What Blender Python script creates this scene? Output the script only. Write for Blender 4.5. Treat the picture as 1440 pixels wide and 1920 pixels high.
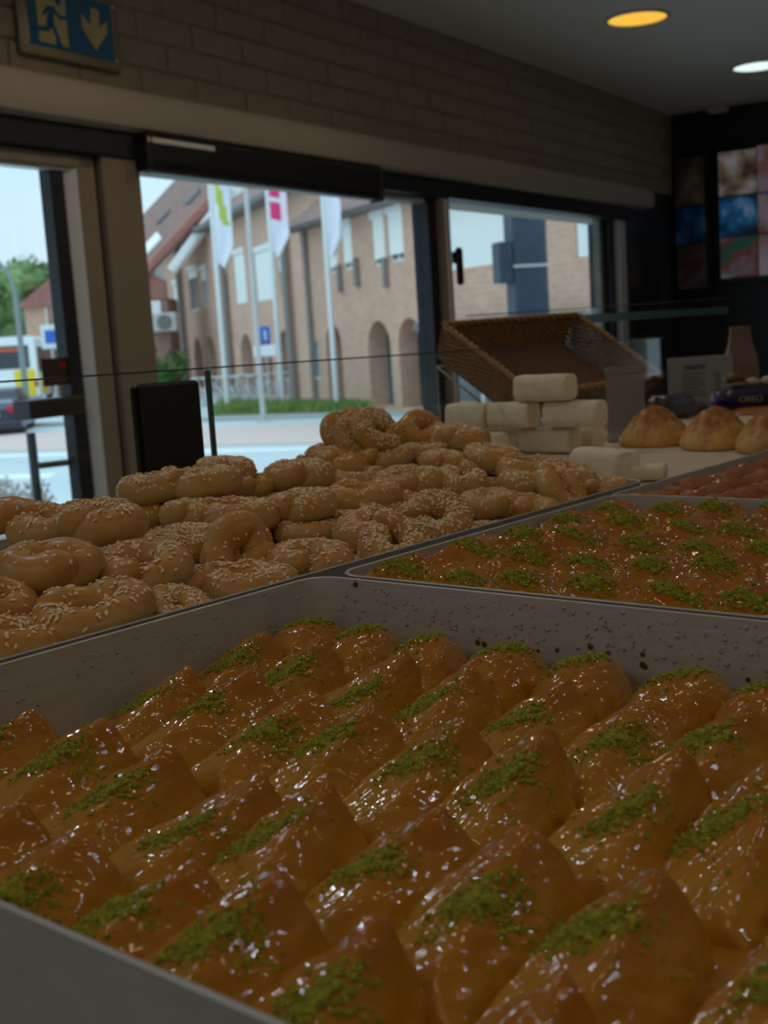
import bpy, math, random
import numpy as np
from mathutils import Matrix, Vector, noise
PI = math.pi
rad = math.radians
S = bpy.context.scene
for o in list(bpy.data.objects):
    bpy.data.objects.remove(o)
COL = S.collection

# ------------------------------------------------------------------ camera, sky, exposure
# All heights below are measured from the camera's height; the whole scene is raised by EYE at the end.
EYE = 1.35
YAW, PITCH, ROLL = rad(40.1), rad(8.25), rad(3.7)
cam = bpy.data.cameras.new('camera')
cam.sensor_fit = 'VERTICAL'
cam.sensor_height = 36.0
cam.lens = 36.0 * 2300 / 1920
cam.clip_start, cam.clip_end = 0.02, 400
cam.dof.use_dof = True
cam.dof.focus_distance = 0.86
cam.dof.aperture_fstop = 13.0
cam.dof.aperture_blades = 0
camo = bpy.data.objects.new('camera', cam)
COL.objects.link(camo)
S.camera = camo
FWD = Vector((-math.sin(YAW), math.cos(YAW), 0))
RGT = Vector((math.cos(YAW), math.sin(YAW), 0))
UPV = Vector((0, 0, 1))
look = FWD * math.cos(PITCH) - UPV * math.sin(PITCH)
cup = FWD * math.sin(PITCH) + UPV * math.cos(PITCH)
cx = RGT * math.cos(ROLL) - cup * math.sin(ROLL)
cy = RGT * math.sin(ROLL) + cup * math.cos(ROLL)
camo.matrix_world = Matrix(((cx.x, cy.x, -look.x, 0), (cx.y, cy.y, -look.y, 0), (cx.z, cy.z, -look.z, 0), (0, 0, 0, 1)))

S.view_settings.view_transform = 'Standard'
S.view_settings.look = 'None'
S.view_settings.exposure = 0.0
S.view_settings.gamma = 1.0
S.view_settings.use_curve_mapping = False

SKY_STRENGTH = 1.12
world = bpy.data.worlds.new('overcast_sky')
S.world = world
world.use_nodes = True
nt = world.node_tree
nt.nodes.clear()
wo = nt.nodes.new('ShaderNodeOutputWorld')
wb = nt.nodes.new('ShaderNodeBackground')
wb.inputs['Strength'].default_value = SKY_STRENGTH
wtc = nt.nodes.new('ShaderNodeTexCoord')
wn = nt.nodes.new('ShaderNodeTexNoise')
wn.inputs['Scale'].default_value = 2.5
wn.inputs['Detail'].default_value = 5
wr = nt.nodes.new('ShaderNodeValToRGB')
wr.color_ramp.elements[0].position = 0.35
wr.color_ramp.elements[0].color = (0.42, 0.65, 0.85, 1)
wr.color_ramp.elements[1].position = 0.7
wr.color_ramp.elements[1].color = (0.63, 0.81, 0.885, 1)
nt.links.new(wtc.outputs['Generated'], wn.inputs['Vector'])
nt.links.new(wn.outputs['Fac'], wr.inputs['Fac'])
wsx = nt.nodes.new('ShaderNodeSeparateXYZ')
wmr = nt.nodes.new('ShaderNodeMapRange')          # overcast sky: steadily brighter from the horizon to the zenith
wmr.inputs['From Min'].default_value, wmr.inputs['From Max'].default_value = 0.0, 1.0
wmr.inputs['To Min'].default_value, wmr.inputs['To Max'].default_value = 1.0, 2.2
wvm = nt.nodes.new('ShaderNodeVectorMath'); wvm.operation = 'SCALE'
nt.links.new(wtc.outputs['Generated'], wsx.inputs[0])
nt.links.new(wsx.outputs['Z'], wmr.inputs['Value'])
nt.links.new(wr.outputs['Color'], wvm.inputs[0])
nt.links.new(wmr.outputs['Result'], wvm.inputs['Scale'])
nt.links.new(wvm.outputs['Vector'], wb.inputs['Color'])
nt.links.new(wb.outputs['Background'], wo.inputs['Surface'])

CEIL = 1.47
WARM_POWER, COOL_POWER, FILL_POWER = 1.15, 0.9, 8.2     # watts of the downlights over the counter, then of the added fill lamps

# ------------------------------------------------------------------ materials
def mat(name, col, rough=0.6, metal=0.0, col2=None, scale=8.0, detail=4.0, ramp=(0.35, 0.65), bump=0.0, bscale=None,
        stretch=(1, 1, 1), coat=0.0, coat_rough=0.1, emit=None, emit_s=0.0, trans=0.0, alpha=1.0, spec=0.5, sss=0.0, bdist=0.005):
    m = bpy.data.materials.new(name)
    m.use_nodes = True
    nt = m.node_tree
    b = nt.nodes['Principled BSDF']
    b.inputs['Base Color'].default_value = (*col, 1)
    b.inputs['Roughness'].default_value = rough
    b.inputs['Metallic'].default_value = metal
    b.inputs['Coat Weight'].default_value = coat
    b.inputs['Coat Roughness'].default_value = coat_rough
    b.inputs['Specular IOR Level'].default_value = spec
    b.inputs['Transmission Weight'].default_value = trans
    b.inputs['Alpha'].default_value = alpha
    if sss:
        b.inputs['Subsurface Weight'].default_value = sss
        b.inputs['Subsurface Radius'].default_value = (0.006, 0.003, 0.001)
    if emit:
        b.inputs['Emission Color'].default_value = (*emit, 1)
        b.inputs['Emission Strength'].default_value = emit_s
    tc = nt.nodes.new('ShaderNodeTexCoord')
    mp = nt.nodes.new('ShaderNodeMapping')
    mp.inputs['Scale'].default_value = stretch
    nt.links.new(tc.outputs['Object'], mp.inputs['Vector'])
    if col2:
        n = nt.nodes.new('ShaderNodeTexNoise')
        n.inputs['Scale'].default_value = scale
        n.inputs['Detail'].default_value = detail
        r = nt.nodes.new('ShaderNodeValToRGB')
        r.color_ramp.elements[0].position, r.color_ramp.elements[1].position = ramp
        r.color_ramp.elements[0].color = (*col, 1)
        r.color_ramp.elements[1].color = (*col2, 1)
        nt.links.new(mp.outputs['Vector'], n.inputs['Vector'])
        nt.links.new(n.outputs['Fac'], r.inputs['Fac'])
        nt.links.new(r.outputs['Color'], b.inputs['Base Color'])
        m['ramp'] = r.name
    if bump:
        n2 = nt.nodes.new('ShaderNodeTexNoise')
        n2.inputs['Scale'].default_value = bscale or scale
        n2.inputs['Detail'].default_value = 6
        bp = nt.nodes.new('ShaderNodeBump')
        bp.inputs['Strength'].default_value = bump
        bp.inputs['Distance'].default_value = bdist
        nt.links.new(mp.outputs['Vector'], n2.inputs['Vector'])
        nt.links.new(n2.outputs['Fac'], bp.inputs['Height'])
        nt.links.new(bp.outputs['Normal'], b.inputs['Normal'])
        nt.links.new(bp.outputs['Normal'], b.inputs['Coat Normal'])
    return m

def glass_mat(name, tint, gloss=0.06, rough=0.0):
    m = bpy.data.materials.new(name)
    m.use_nodes = True
    nt = m.node_tree
    nt.nodes.clear()
    out = nt.nodes.new('ShaderNodeOutputMaterial')
    t = nt.nodes.new('ShaderNodeBsdfTransparent')
    t.inputs['Color'].default_value = (*tint, 1)
    g = nt.nodes.new('ShaderNodeBsdfGlossy')
    g.inputs['Roughness'].default_value = rough
    g.inputs['Color'].default_value = (0.9, 0.95, 0.95, 1)
    lw = nt.nodes.new('ShaderNodeLayerWeight')
    pw = nt.nodes.new('ShaderNodeMath'); pw.operation = 'POWER'; pw.inputs[1].default_value = 4.0
    sc = nt.nodes.new('ShaderNodeMath'); sc.operation = 'MULTIPLY_ADD'; sc.inputs[1].default_value = 0.5; sc.inputs[2].default_value = gloss * 0.3
    mx = nt.nodes.new('ShaderNodeMixShader')
    nt.links.new(lw.outputs['Facing'], pw.inputs[0]); nt.links.new(pw.outputs[0], sc.inputs[0])
    nt.links.new(sc.outputs[0], mx.inputs['Fac'])
    nt.links.new(t.outputs[0], mx.inputs[1])
    nt.links.new(g.outputs[0], mx.inputs[2])
    nt.links.new(mx.outputs[0], out.inputs['Surface'])
    return m

def two_tone_z(name, zlo, zhi, lo, hi, nscale=60.0, namp=0.5, **k):
    """colour that follows the baked crust: pale below, browned on the object's own top"""
    m = mat(name, lo, **k)
    nt = m.node_tree
    b = nt.nodes['Principled BSDF']
    tc = nt.nodes.new('ShaderNodeTexCoord')
    sx = nt.nodes.new('ShaderNodeSeparateXYZ')
    nt.links.new(tc.outputs['Object'], sx.inputs[0])
    mr = nt.nodes.new('ShaderNodeMapRange')
    mr.inputs['From Min'].default_value, mr.inputs['From Max'].default_value = zlo, zhi
    nt.links.new(sx.outputs['Z'], mr.inputs['Value'])
    n = nt.nodes.new('ShaderNodeTexNoise')
    n.inputs['Scale'].default_value = nscale
    n.inputs['Detail'].default_value = 4
    nt.links.new(tc.outputs['Object'], n.inputs['Vector'])
    ma = nt.nodes.new('ShaderNodeMath'); ma.operation = 'MULTIPLY_ADD'
    nt.links.new(n.outputs['Fac'], ma.inputs[0])
    ma.inputs[1].default_value = namp * 2
    ma.inputs[2].default_value = -namp
    ad = nt.nodes.new('ShaderNodeMath'); ad.operation = 'ADD'
    nt.links.new(mr.outputs['Result'], ad.inputs[0])
    nt.links.new(ma.outputs[0], ad.inputs[1])
    r = nt.nodes.new('ShaderNodeValToRGB')
    r.color_ramp.elements[0].position, r.color_ramp.elements[1].position = 0.1, 0.95
    r.color_ramp.elements[0].color = (*lo, 1)
    r.color_ramp.elements[1].color = (*hi, 1)
    nt.links.new(ad.outputs[0], r.inputs['Fac'])
    nt.links.new(r.outputs['Color'], b.inputs['Base Color'])
    return m

def brick_mat(name, c1, c2, mortar, scale):
    m = mat(name, c1, 0.9)
    nt = m.node_tree
    b = nt.nodes['Principled BSDF']
    tc = nt.nodes.new('ShaderNodeTexCoord')
    sx = nt.nodes.new('ShaderNodeSeparateXYZ')
    cm = nt.nodes.new('ShaderNodeCombineXYZ')
    ad = nt.nodes.new('ShaderNodeMath')
    nt.links.new(tc.outputs['Object'], sx.inputs[0])
    nt.links.new(sx.outputs['X'], ad.inputs[0]); nt.links.new(sx.outputs['Y'], ad.inputs[1])
    nt.links.new(ad.outputs[0], cm.inputs['X']); nt.links.new(sx.outputs['Z'], cm.inputs['Y'])
    t = nt.nodes.new('ShaderNodeTexBrick')
    t.inputs['Color1'].default_value = (*c1, 1); t.inputs['Color2'].default_value = (*c2, 1)
    t.inputs['Mortar'].default_value = (*mortar, 1)
    t.inputs['Scale'].default_value = scale
    t.inputs['Mortar Size'].default_value = 0.02
    nt.links.new(cm.outputs[0], t.inputs['Vector'])
    n = nt.nodes.new('ShaderNodeTexNoise'); n.inputs['Scale'].default_value = 0.7
    nt.links.new(tc.outputs['Object'], n.inputs['Vector'])
    mx = nt.nodes.new('ShaderNodeMix'); mx.data_type = 'RGBA'; mx.blend_type = 'MULTIPLY'
    mx.inputs['Factor'].default_value = 0.25
    nt.links.new(t.outputs['Color'], mx.inputs['A']); nt.links.new(n.outputs['Fac'], mx.inputs['B'])
    nt.links.new(mx.outputs['Result'], b.inputs['Base Color'])
    return m

M = {}
M['steel'] = mat('brushed_steel', (0.53, 0.525, 0.51), 0.45, 0.3, (0.48, 0.475, 0.46), 30, bump=0.05, bscale=60, stretch=(1, 1, 6))
M['droplet'] = mat('syrup_droplet', (0.42, 0.41, 0.38), 0.08, 0.2, spec=0.8)
M['stain'] = mat('syrup_stain', (0.10, 0.045, 0.01), 0.3)
def filo_mat(name, lo, hi, zlo, zhi):
    m = two_tone_z(name, zlo, zhi, lo, hi, 45, 0.45, rough=0.55, coat=1.0, coat_rough=0.05, spec=0.12)
    nt = m.node_tree
    b = nt.nodes['Principled BSDF']
    tc = nt.nodes.new('ShaderNodeTexCoord')
    prev = None
    # crumpled glaze, thin stacked sheets, fine creases
    for kind, sc, stretch, st, dist in (('voronoi', 75, (1, .6, 1), .5, .0026), ('noise', 40, (1, .35, 8), .3, .0012), ('noise', 110, (1, .5, 1), .4, .0012)):
        mp = nt.nodes.new('ShaderNodeMapping'); mp.inputs['Scale'].default_value = stretch
        mp.inputs['Rotation'].default_value = (0, 0, .6)
        nt.links.new(tc.outputs['Object'], mp.inputs['Vector'])
        if kind == 'noise':
            t = nt.nodes.new('ShaderNodeTexNoise'); t.inputs['Detail'].default_value = 4; t.inputs['Distortion'].default_value = .6
            out = t.outputs['Fac']
        else:
            t = nt.nodes.new('ShaderNodeTexVoronoi'); t.feature = 'SMOOTH_F1'; t.inputs['Smoothness'].default_value = .35
            out = t.outputs['Distance']
        t.inputs['Scale'].default_value = sc
        nt.links.new(mp.outputs['Vector'], t.inputs['Vector'])
        bp = nt.nodes.new('ShaderNodeBump'); bp.inputs['Strength'].default_value = st; bp.inputs['Distance'].default_value = dist
        nt.links.new(out, bp.inputs['Height'])
        if prev: nt.links.new(prev, bp.inputs['Normal'])
        prev = bp.outputs['Normal']
    nt.links.new(prev, b.inputs['Normal']); nt.links.new(prev, b.inputs['Coat Normal'])
    return m
M['filo'] = filo_mat('glazed_filo', (0.55, 0.275, 0.020), (0.44, 0.160, 0.008), .010, .048)
M['filo_dark'] = filo_mat('browned_glazed_filo', (0.50, 0.205, 0.013), (0.40, 0.125, 0.006), .010, .032)
M['syrup'] = mat('dark_syrup_pastry', (0.26, 0.072, 0.004), 0.5, 0, (0.40, 0.13, 0.008), 60, 5, (0.3, 0.7), bump=0.7, bscale=130, coat=0.6, coat_rough=0.04, bdist=0.003, spec=0.15)
M['pistachio'] = mat('ground_pistachio', (0.16, 0.20, 0.010), 0.75, 0, (0.46, 0.45, 0.035), 300, 2, (0.3, 0.7))
M['dough'] = two_tone_z('baked_dough', -0.004, 0.012, (0.58, 0.375, 0.130), (0.54, 0.245, 0.036), 55, 0.55, rough=0.5, bump=0.18, bscale=160, coat=0.25, coat_rough=0.25, bdist=0.002)
M['sesame'] = mat('sesame_seed', (0.95, 0.78, 0.52), 0.45, 0, (0.85, 0.62, 0.34), 200, 2)
M['sugar'] = mat('powdered_white_sweet', (0.80, 0.70, 0.49), 0.85, 0, (0.88, 0.80, 0.62), 70, 5, bump=0.3, bscale=200, bdist=0.002)
M['dome'] = two_tone_z('domed_pastry_crust', 0.006, 0.056, (0.70, 0.41, 0.11), (0.30, 0.085, 0.009), 70, 0.9, rough=0.6, bump=0.6, bscale=90, coat=0.12, bdist=0.003)
M['paper'] = mat('white_tray_paper', (0.62, 0.52, 0.42), 0.8)
M['counter'] = mat('counter_top', (0.25, 0.24, 0.23), 0.35)
M['counter_body'] = mat('counter_body', (0.12, 0.11, 0.10), 0.5)
M['glass'] = glass_mat('clear_glass', (0.985, 0.99, 0.99))
M['counter_glass'] = glass_mat('counter_glass', (0.98, 0.99, 0.987))
M['glass_edge'] = mat('glass_edge_green', (0.07, 0.14, 0.13), 0.15, spec=0.6)
M['glass_edge_dark'] = mat('glass_edge_dark', (0.045, 0.055, 0.05), 0.2)
M['black'] = mat('black_plastic', (0.006, 0.006, 0.006), 0.45)
M['blind'] = mat('black_blind_cassette', (0.012, 0.012, 0.013), 0.4)
M['painted_brick'] = mat('painted_brick', (0.36, 0.315, 0.25), 0.75, 0, (0.40, 0.35, 0.28), 20, bump=0.2, bscale=40)
M['mortar'] = mat('painted_mortar', (0.30, 0.26, 0.205), 0.9)
M['ceiling'] = mat('ceiling_paint', (0.82, 0.82, 0.79), 0.9)
M['wall_dark'] = mat('dark_wall', (0.012, 0.012, 0.013), 0.5)
M['marble'] = mat('dark_marble', (0.025, 0.025, 0.026), 0.35, 0, (0.13, 0.13, 0.12), 3.0, 7, (0.48, 0.75))
M['room'] = mat('room_wall', (0.55, 0.50, 0.44), 0.8)
M['floor'] = mat('floor_tile', (0.42, 0.38, 0.33), 0.5)
M['frame'] = mat('beige_window_frame', (0.30, 0.255, 0.20), 0.5)
M['frame_sheen'] = mat('painted_frame_sheen', (0.90, 0.95, 1.0), 0.3)  # bluish white stands in for daylight reflected on the frame
M['frame_white'] = mat('pale_window_frame', (0.85, 0.85, 0.87), 0.45)
M['gasket'] = mat('dark_gasket', (0.018, 0.020, 0.026), 0.5)
M['trim'] = mat('beige_shutter_box', (0.52, 0.475, 0.41), 0.55)
M['rail_brown'] = mat('bronze_rail', (0.045, 0.036, 0.026), 0.4)
M['handle'] = mat('steel_pull_handle', (0.16, 0.165, 0.17), 0.35, 0.6)
M['sticker'] = mat('brown_sticker', (0.06, 0.043, 0.03), 0.5)
M['red'] = mat('red_mark', (0.35, 0.02, 0.02), 0.5)
M['olive'] = mat('olive_mark', (0.11, 0.10, 0.02), 0.5)
M['sign_blue'] = mat('exit_sign_blue', (0.0, 0.15, 0.36), 0.45)
M['sign_cream'] = mat('exit_sign_cream', (0.62, 0.54, 0.28), 0.5)
M['acrylic'] = mat('acrylic_plate', (0.24, 0.21, 0.125), 0.2, alpha=1.0)
M['bolt'] = mat('chrome_bolt', (0.75, 0.72, 0.65), 0.2, 0.8)
M['lamp_rim'] = mat('lamp_rim', (0.55, 0.55, 0.52), 0.5)
M['lamp_yellow'] = mat('yellow_lamp', (0, 0, 0), 0.5, emit=(1.0, 0.55, 0.06), emit_s=1.0)
M['lamp_white'] = mat('white_lamp', (0, 0, 0), 0.5, emit=(0.80, 1.0, 0.97), emit_s=1.1)
M['lamp_warm'] = mat('warm_lamp', (0, 0, 0), 0.5, emit=(1.0, 0.66, 0.36), emit_s=9.0)
M['lamp_cool'] = mat('cool_lamp', (0, 0, 0), 0.5, emit=(0.80, 0.92, 1.0), emit_s=9.0)
M['wicker'] = mat('wicker_cane', (0.33, 0.17, 0.055), 0.5, 0, (0.22, 0.10, 0.03), 60, 3)
M['wicker_rim'] = mat('wicker_rim_cane', (0.36, 0.19, 0.065), 0.5)
M['wicker_floor'] = mat('wicker_floor_cane', (0.24, 0.105, 0.03), 0.6, 0, (0.17, 0.07, 0.02), 40, 3)
M['plastic_clear'] = glass_mat('crinkled_plastic', (0.82, 0.82, 0.84), rough=0.12)
M['tag'] = mat('frosted_tag', (0.34, 0.33, 0.34), 0.3, alpha=0.65)
M['kraft'] = mat('brown_paper_bag', (0.22, 0.135, 0.09), 0.8)
M['card'] = mat('white_card', (0.33, 0.31, 0.285), 0.7)
M['ink'] = mat('grey_ink', (0.12, 0.11, 0.105), 0.7)
M['navy'] = mat('navy_wrapper', (0.008, 0.010, 0.05), 0.35)
M['purple'] = mat('purple_wrapper', (0.055, 0.014, 0.11), 0.35)
M['cream'] = mat('cream_print', (0.45, 0.37, 0.26), 0.5)
M['brown_print'] = mat('brown_print', (0.14, 0.055, 0.015), 0.5)
M['dark_wrap'] = mat('dark_shiny_wrapper', (0.02, 0.02, 0.035), 0.2, 0, (0.10, 0.10, 0.11), 30, 4, bump=0.6, bscale=50, bdist=0.01)
M['orange_wrap'] = mat('orange_wrapper', (0.45, 0.16, 0.05), 0.35)
# outdoors
M['brick_tan'] = brick_mat('tan_brick', (0.76, 0.46, 0.325), (0.68, 0.39, 0.265), (0.70, 0.51, 0.40), 1.7)
M['brick_red'] = brick_mat('red_brick', (0.40, 0.215, 0.16), (0.35, 0.18, 0.135), (0.40, 0.30, 0.25), 1.7)
M['brick_yellow'] = brick_mat('yellow_brick', (0.36, 0.33, 0.24), (0.25, 0.24, 0.18), (0.3, 0.3, 0.26), 4)
M['roof'] = mat('brown_roof_tiles', (0.30, 0.18, 0.15), 0.85, 0, (0.24, 0.14, 0.115), 4, bump=0.3, bscale=6)
M['roof_red'] = mat('red_roof_tiles', (0.40, 0.17, 0.13), 0.85, 0, (0.34, 0.14, 0.11), 3)
M['roof_grey'] = mat('grey_roof', (0.26, 0.24, 0.23), 0.8)
M['gutter'] = mat('grey_gutter', (0.17, 0.15, 0.14), 0.6)
M['pipe'] = mat('grey_downpipe', (0.27, 0.235, 0.215), 0.6)
M['shutter'] = mat('white_roller_shutter', (0.93, 0.94, 0.88), 0.6)
M['win_frame'] = mat('white_window_frame', (0.85, 0.85, 0.83), 0.5)
M['win_dark'] = mat('dark_window_pane', (0.12, 0.13, 0.14), 0.15)
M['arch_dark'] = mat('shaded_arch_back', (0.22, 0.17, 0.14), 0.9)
M['door_grey'] = mat('pale_grey_door', (0.36, 0.40, 0.42), 0.6)
M['street'] = mat('pale_road', (0.55, 0.60, 0.60), 0.85, 0, (0.50, 0.55, 0.55), 0.4)
M['pave_pink'] = mat('pink_pavement', (0.66, 0.50, 0.44), 0.9)
M['kerb'] = mat('grey_kerb', (0.40, 0.41, 0.40), 0.9)
M['road_line'] = mat('white_road_line', (0.85, 0.88, 0.88), 0.8)
M['grass'] = mat('grass_blades', (0.16, 0.26, 0.055), 0.8, 0, (0.25, 0.33, 0.09), 1.5)
M['soil'] = mat('bed_soil', (0.15, 0.18, 0.06), 0.9)
M['leaf'] = mat('tree_leaves', (0.10, 0.19, 0.055), 0.7, 0, (0.24, 0.34, 0.11), 0.5, 4)
M['leaf_dark'] = mat('bush_leaves', (0.04, 0.11, 0.02), 0.7, 0, (0.11, 0.20, 0.05), 2)
M['blossom'] = mat('pale_blossom', (0.55, 0.47, 0.45), 0.8, 0, (0.72, 0.67, 0.60), 6)
M['bark'] = mat('bark', (0.13, 0.10, 0.075), 0.9)
M['planter'] = mat('stone_planter', (0.42, 0.42, 0.38), 0.9)
M['pole'] = mat('white_flagpole', (0.72, 0.75, 0.75), 0.5)
M['pole_grey'] = mat('grey_pole', (0.52, 0.52, 0.50), 0.5)
M['lamp_post'] = mat('lamp_post_metal', (0.22, 0.26, 0.26), 0.5)
M['flag_white'] = mat('flag_white', (0.82, 0.83, 0.90), 0.8)
M['flag_green'] = mat('flag_green', (0.50, 0.62, 0.10), 0.8)
M['flag_pink'] = mat('flag_pink', (0.85, 0.05, 0.22), 0.8)
M['sign_white'] = mat('sign_white', (0.72, 0.76, 0.76), 0.5)
M['sign_bright_blue'] = mat('sign_bright_blue', (0.03, 0.13, 0.52), 0.5)
M['sign_yellow'] = mat('sign_yellow', (0.80, 0.55, 0.08), 0.5)
M['sign_orange'] = mat('sign_orange', (0.75, 0.16, 0.06), 0.5)
M['bus_white'] = mat('bus_white', (0.86, 0.88, 0.86), 0.35)
M['bus_yellow'] = mat('bus_yellow', (0.85, 0.62, 0.0), 0.4)
M['bus_glass'] = mat('bus_glass', (0.05, 0.05, 0.055), 0.15)
M['bus_grey'] = mat('bus_grey', (0.30, 0.31, 0.32), 0.5)
M['led'] = mat('orange_led', (0.1, 0.02, 0), 0.5, emit=(0.85, 0.17, 0.03), emit_s=0.7)
M['tail'] = mat('red_tail_lamp', (0.42, 0.02, 0.04), 0.25)
M['car'] = mat('dark_car_paint', (0.035, 0.035, 0.05), 0.25, 0.2)
M['car_glass'] = mat('car_glass', (0.25, 0.30, 0.32), 0.1)
M['tyre'] = mat('tyre_rubber', (0.012, 0.012, 0.014), 0.8)
M['silver'] = mat('silver_tube', (0.62, 0.62, 0.62), 0.4, 0.5)
M['blue_col'] = mat('navy_column', (0.045, 0.058, 0.09), 0.5, 0, (0.03, 0.038, 0.058), 2.0)
M['ac'] = mat('outdoor_unit_white', (0.50, 0.48, 0.44), 0.5)

def screen_mat(name, cols, scale, gain, seed):
    """a lit menu picture: blotches of the dish's colours"""
    m = bpy.data.materials.new(name)
    m.use_nodes = True
    nt = m.node_tree
    b = nt.nodes['Principled BSDF']
    b.inputs['Base Color'].default_value = (0.005, 0.005, 0.005, 1)
    b.inputs['Roughness'].default_value = 0.3
    tc = nt.nodes.new('ShaderNodeTexCoord')
    mp = nt.nodes.new('ShaderNodeMapping')
    mp.inputs['Location'].default_value = (seed * 3.1, seed * 1.7, seed)
    n = nt.nodes.new('ShaderNodeTexNoise')
    n.inputs['Scale'].default_value = scale
    n.inputs['Detail'].default_value = 3
    r = nt.nodes.new('ShaderNodeValToRGB')
    els = r.color_ramp.elements
    while len(els) < len(cols):
        els.new(0.5)
    for k, c in enumerate(cols):
        els[k].position = 0.32 + 0.36 * k / (len(cols) - 1)
        els[k].color = (*c, 1)
    nt.links.new(tc.outputs['Object'], mp.inputs['Vector'])
    nt.links.new(mp.outputs['Vector'], n.inputs['Vector'])
    nt.links.new(n.outputs['Fac'], r.inputs['Fac'])
    nt.links.new(r.outputs['Color'], b.inputs['Emission Color'])
    b.inputs['Emission Strength'].default_value = gain
    return m
PIC_DISH = [(0.03, 0.006, 0.014), (0.05, 0.03, 0.02), (0.14, 0.11, 0.07), (0.26, 0.25, 0.27)]
PIC_BLUE = [(0.001, 0.004, 0.018), (0.002, 0.025, 0.08), (0.01, 0.09, 0.21), (0.14, 0.22, 0.36)]
PIC_RED = [(0.01, 0.05, 0.035), (0.10, 0.02, 0.015), (0.09, 0.10, 0.12), (0.20, 0.22, 0.25)]
PIC_PINK = [(0.10, 0.03, 0.02), (0.10, 0.05, 0.04), (0.13, 0.11, 0.14), (0.16, 0.12, 0.14)]

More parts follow.
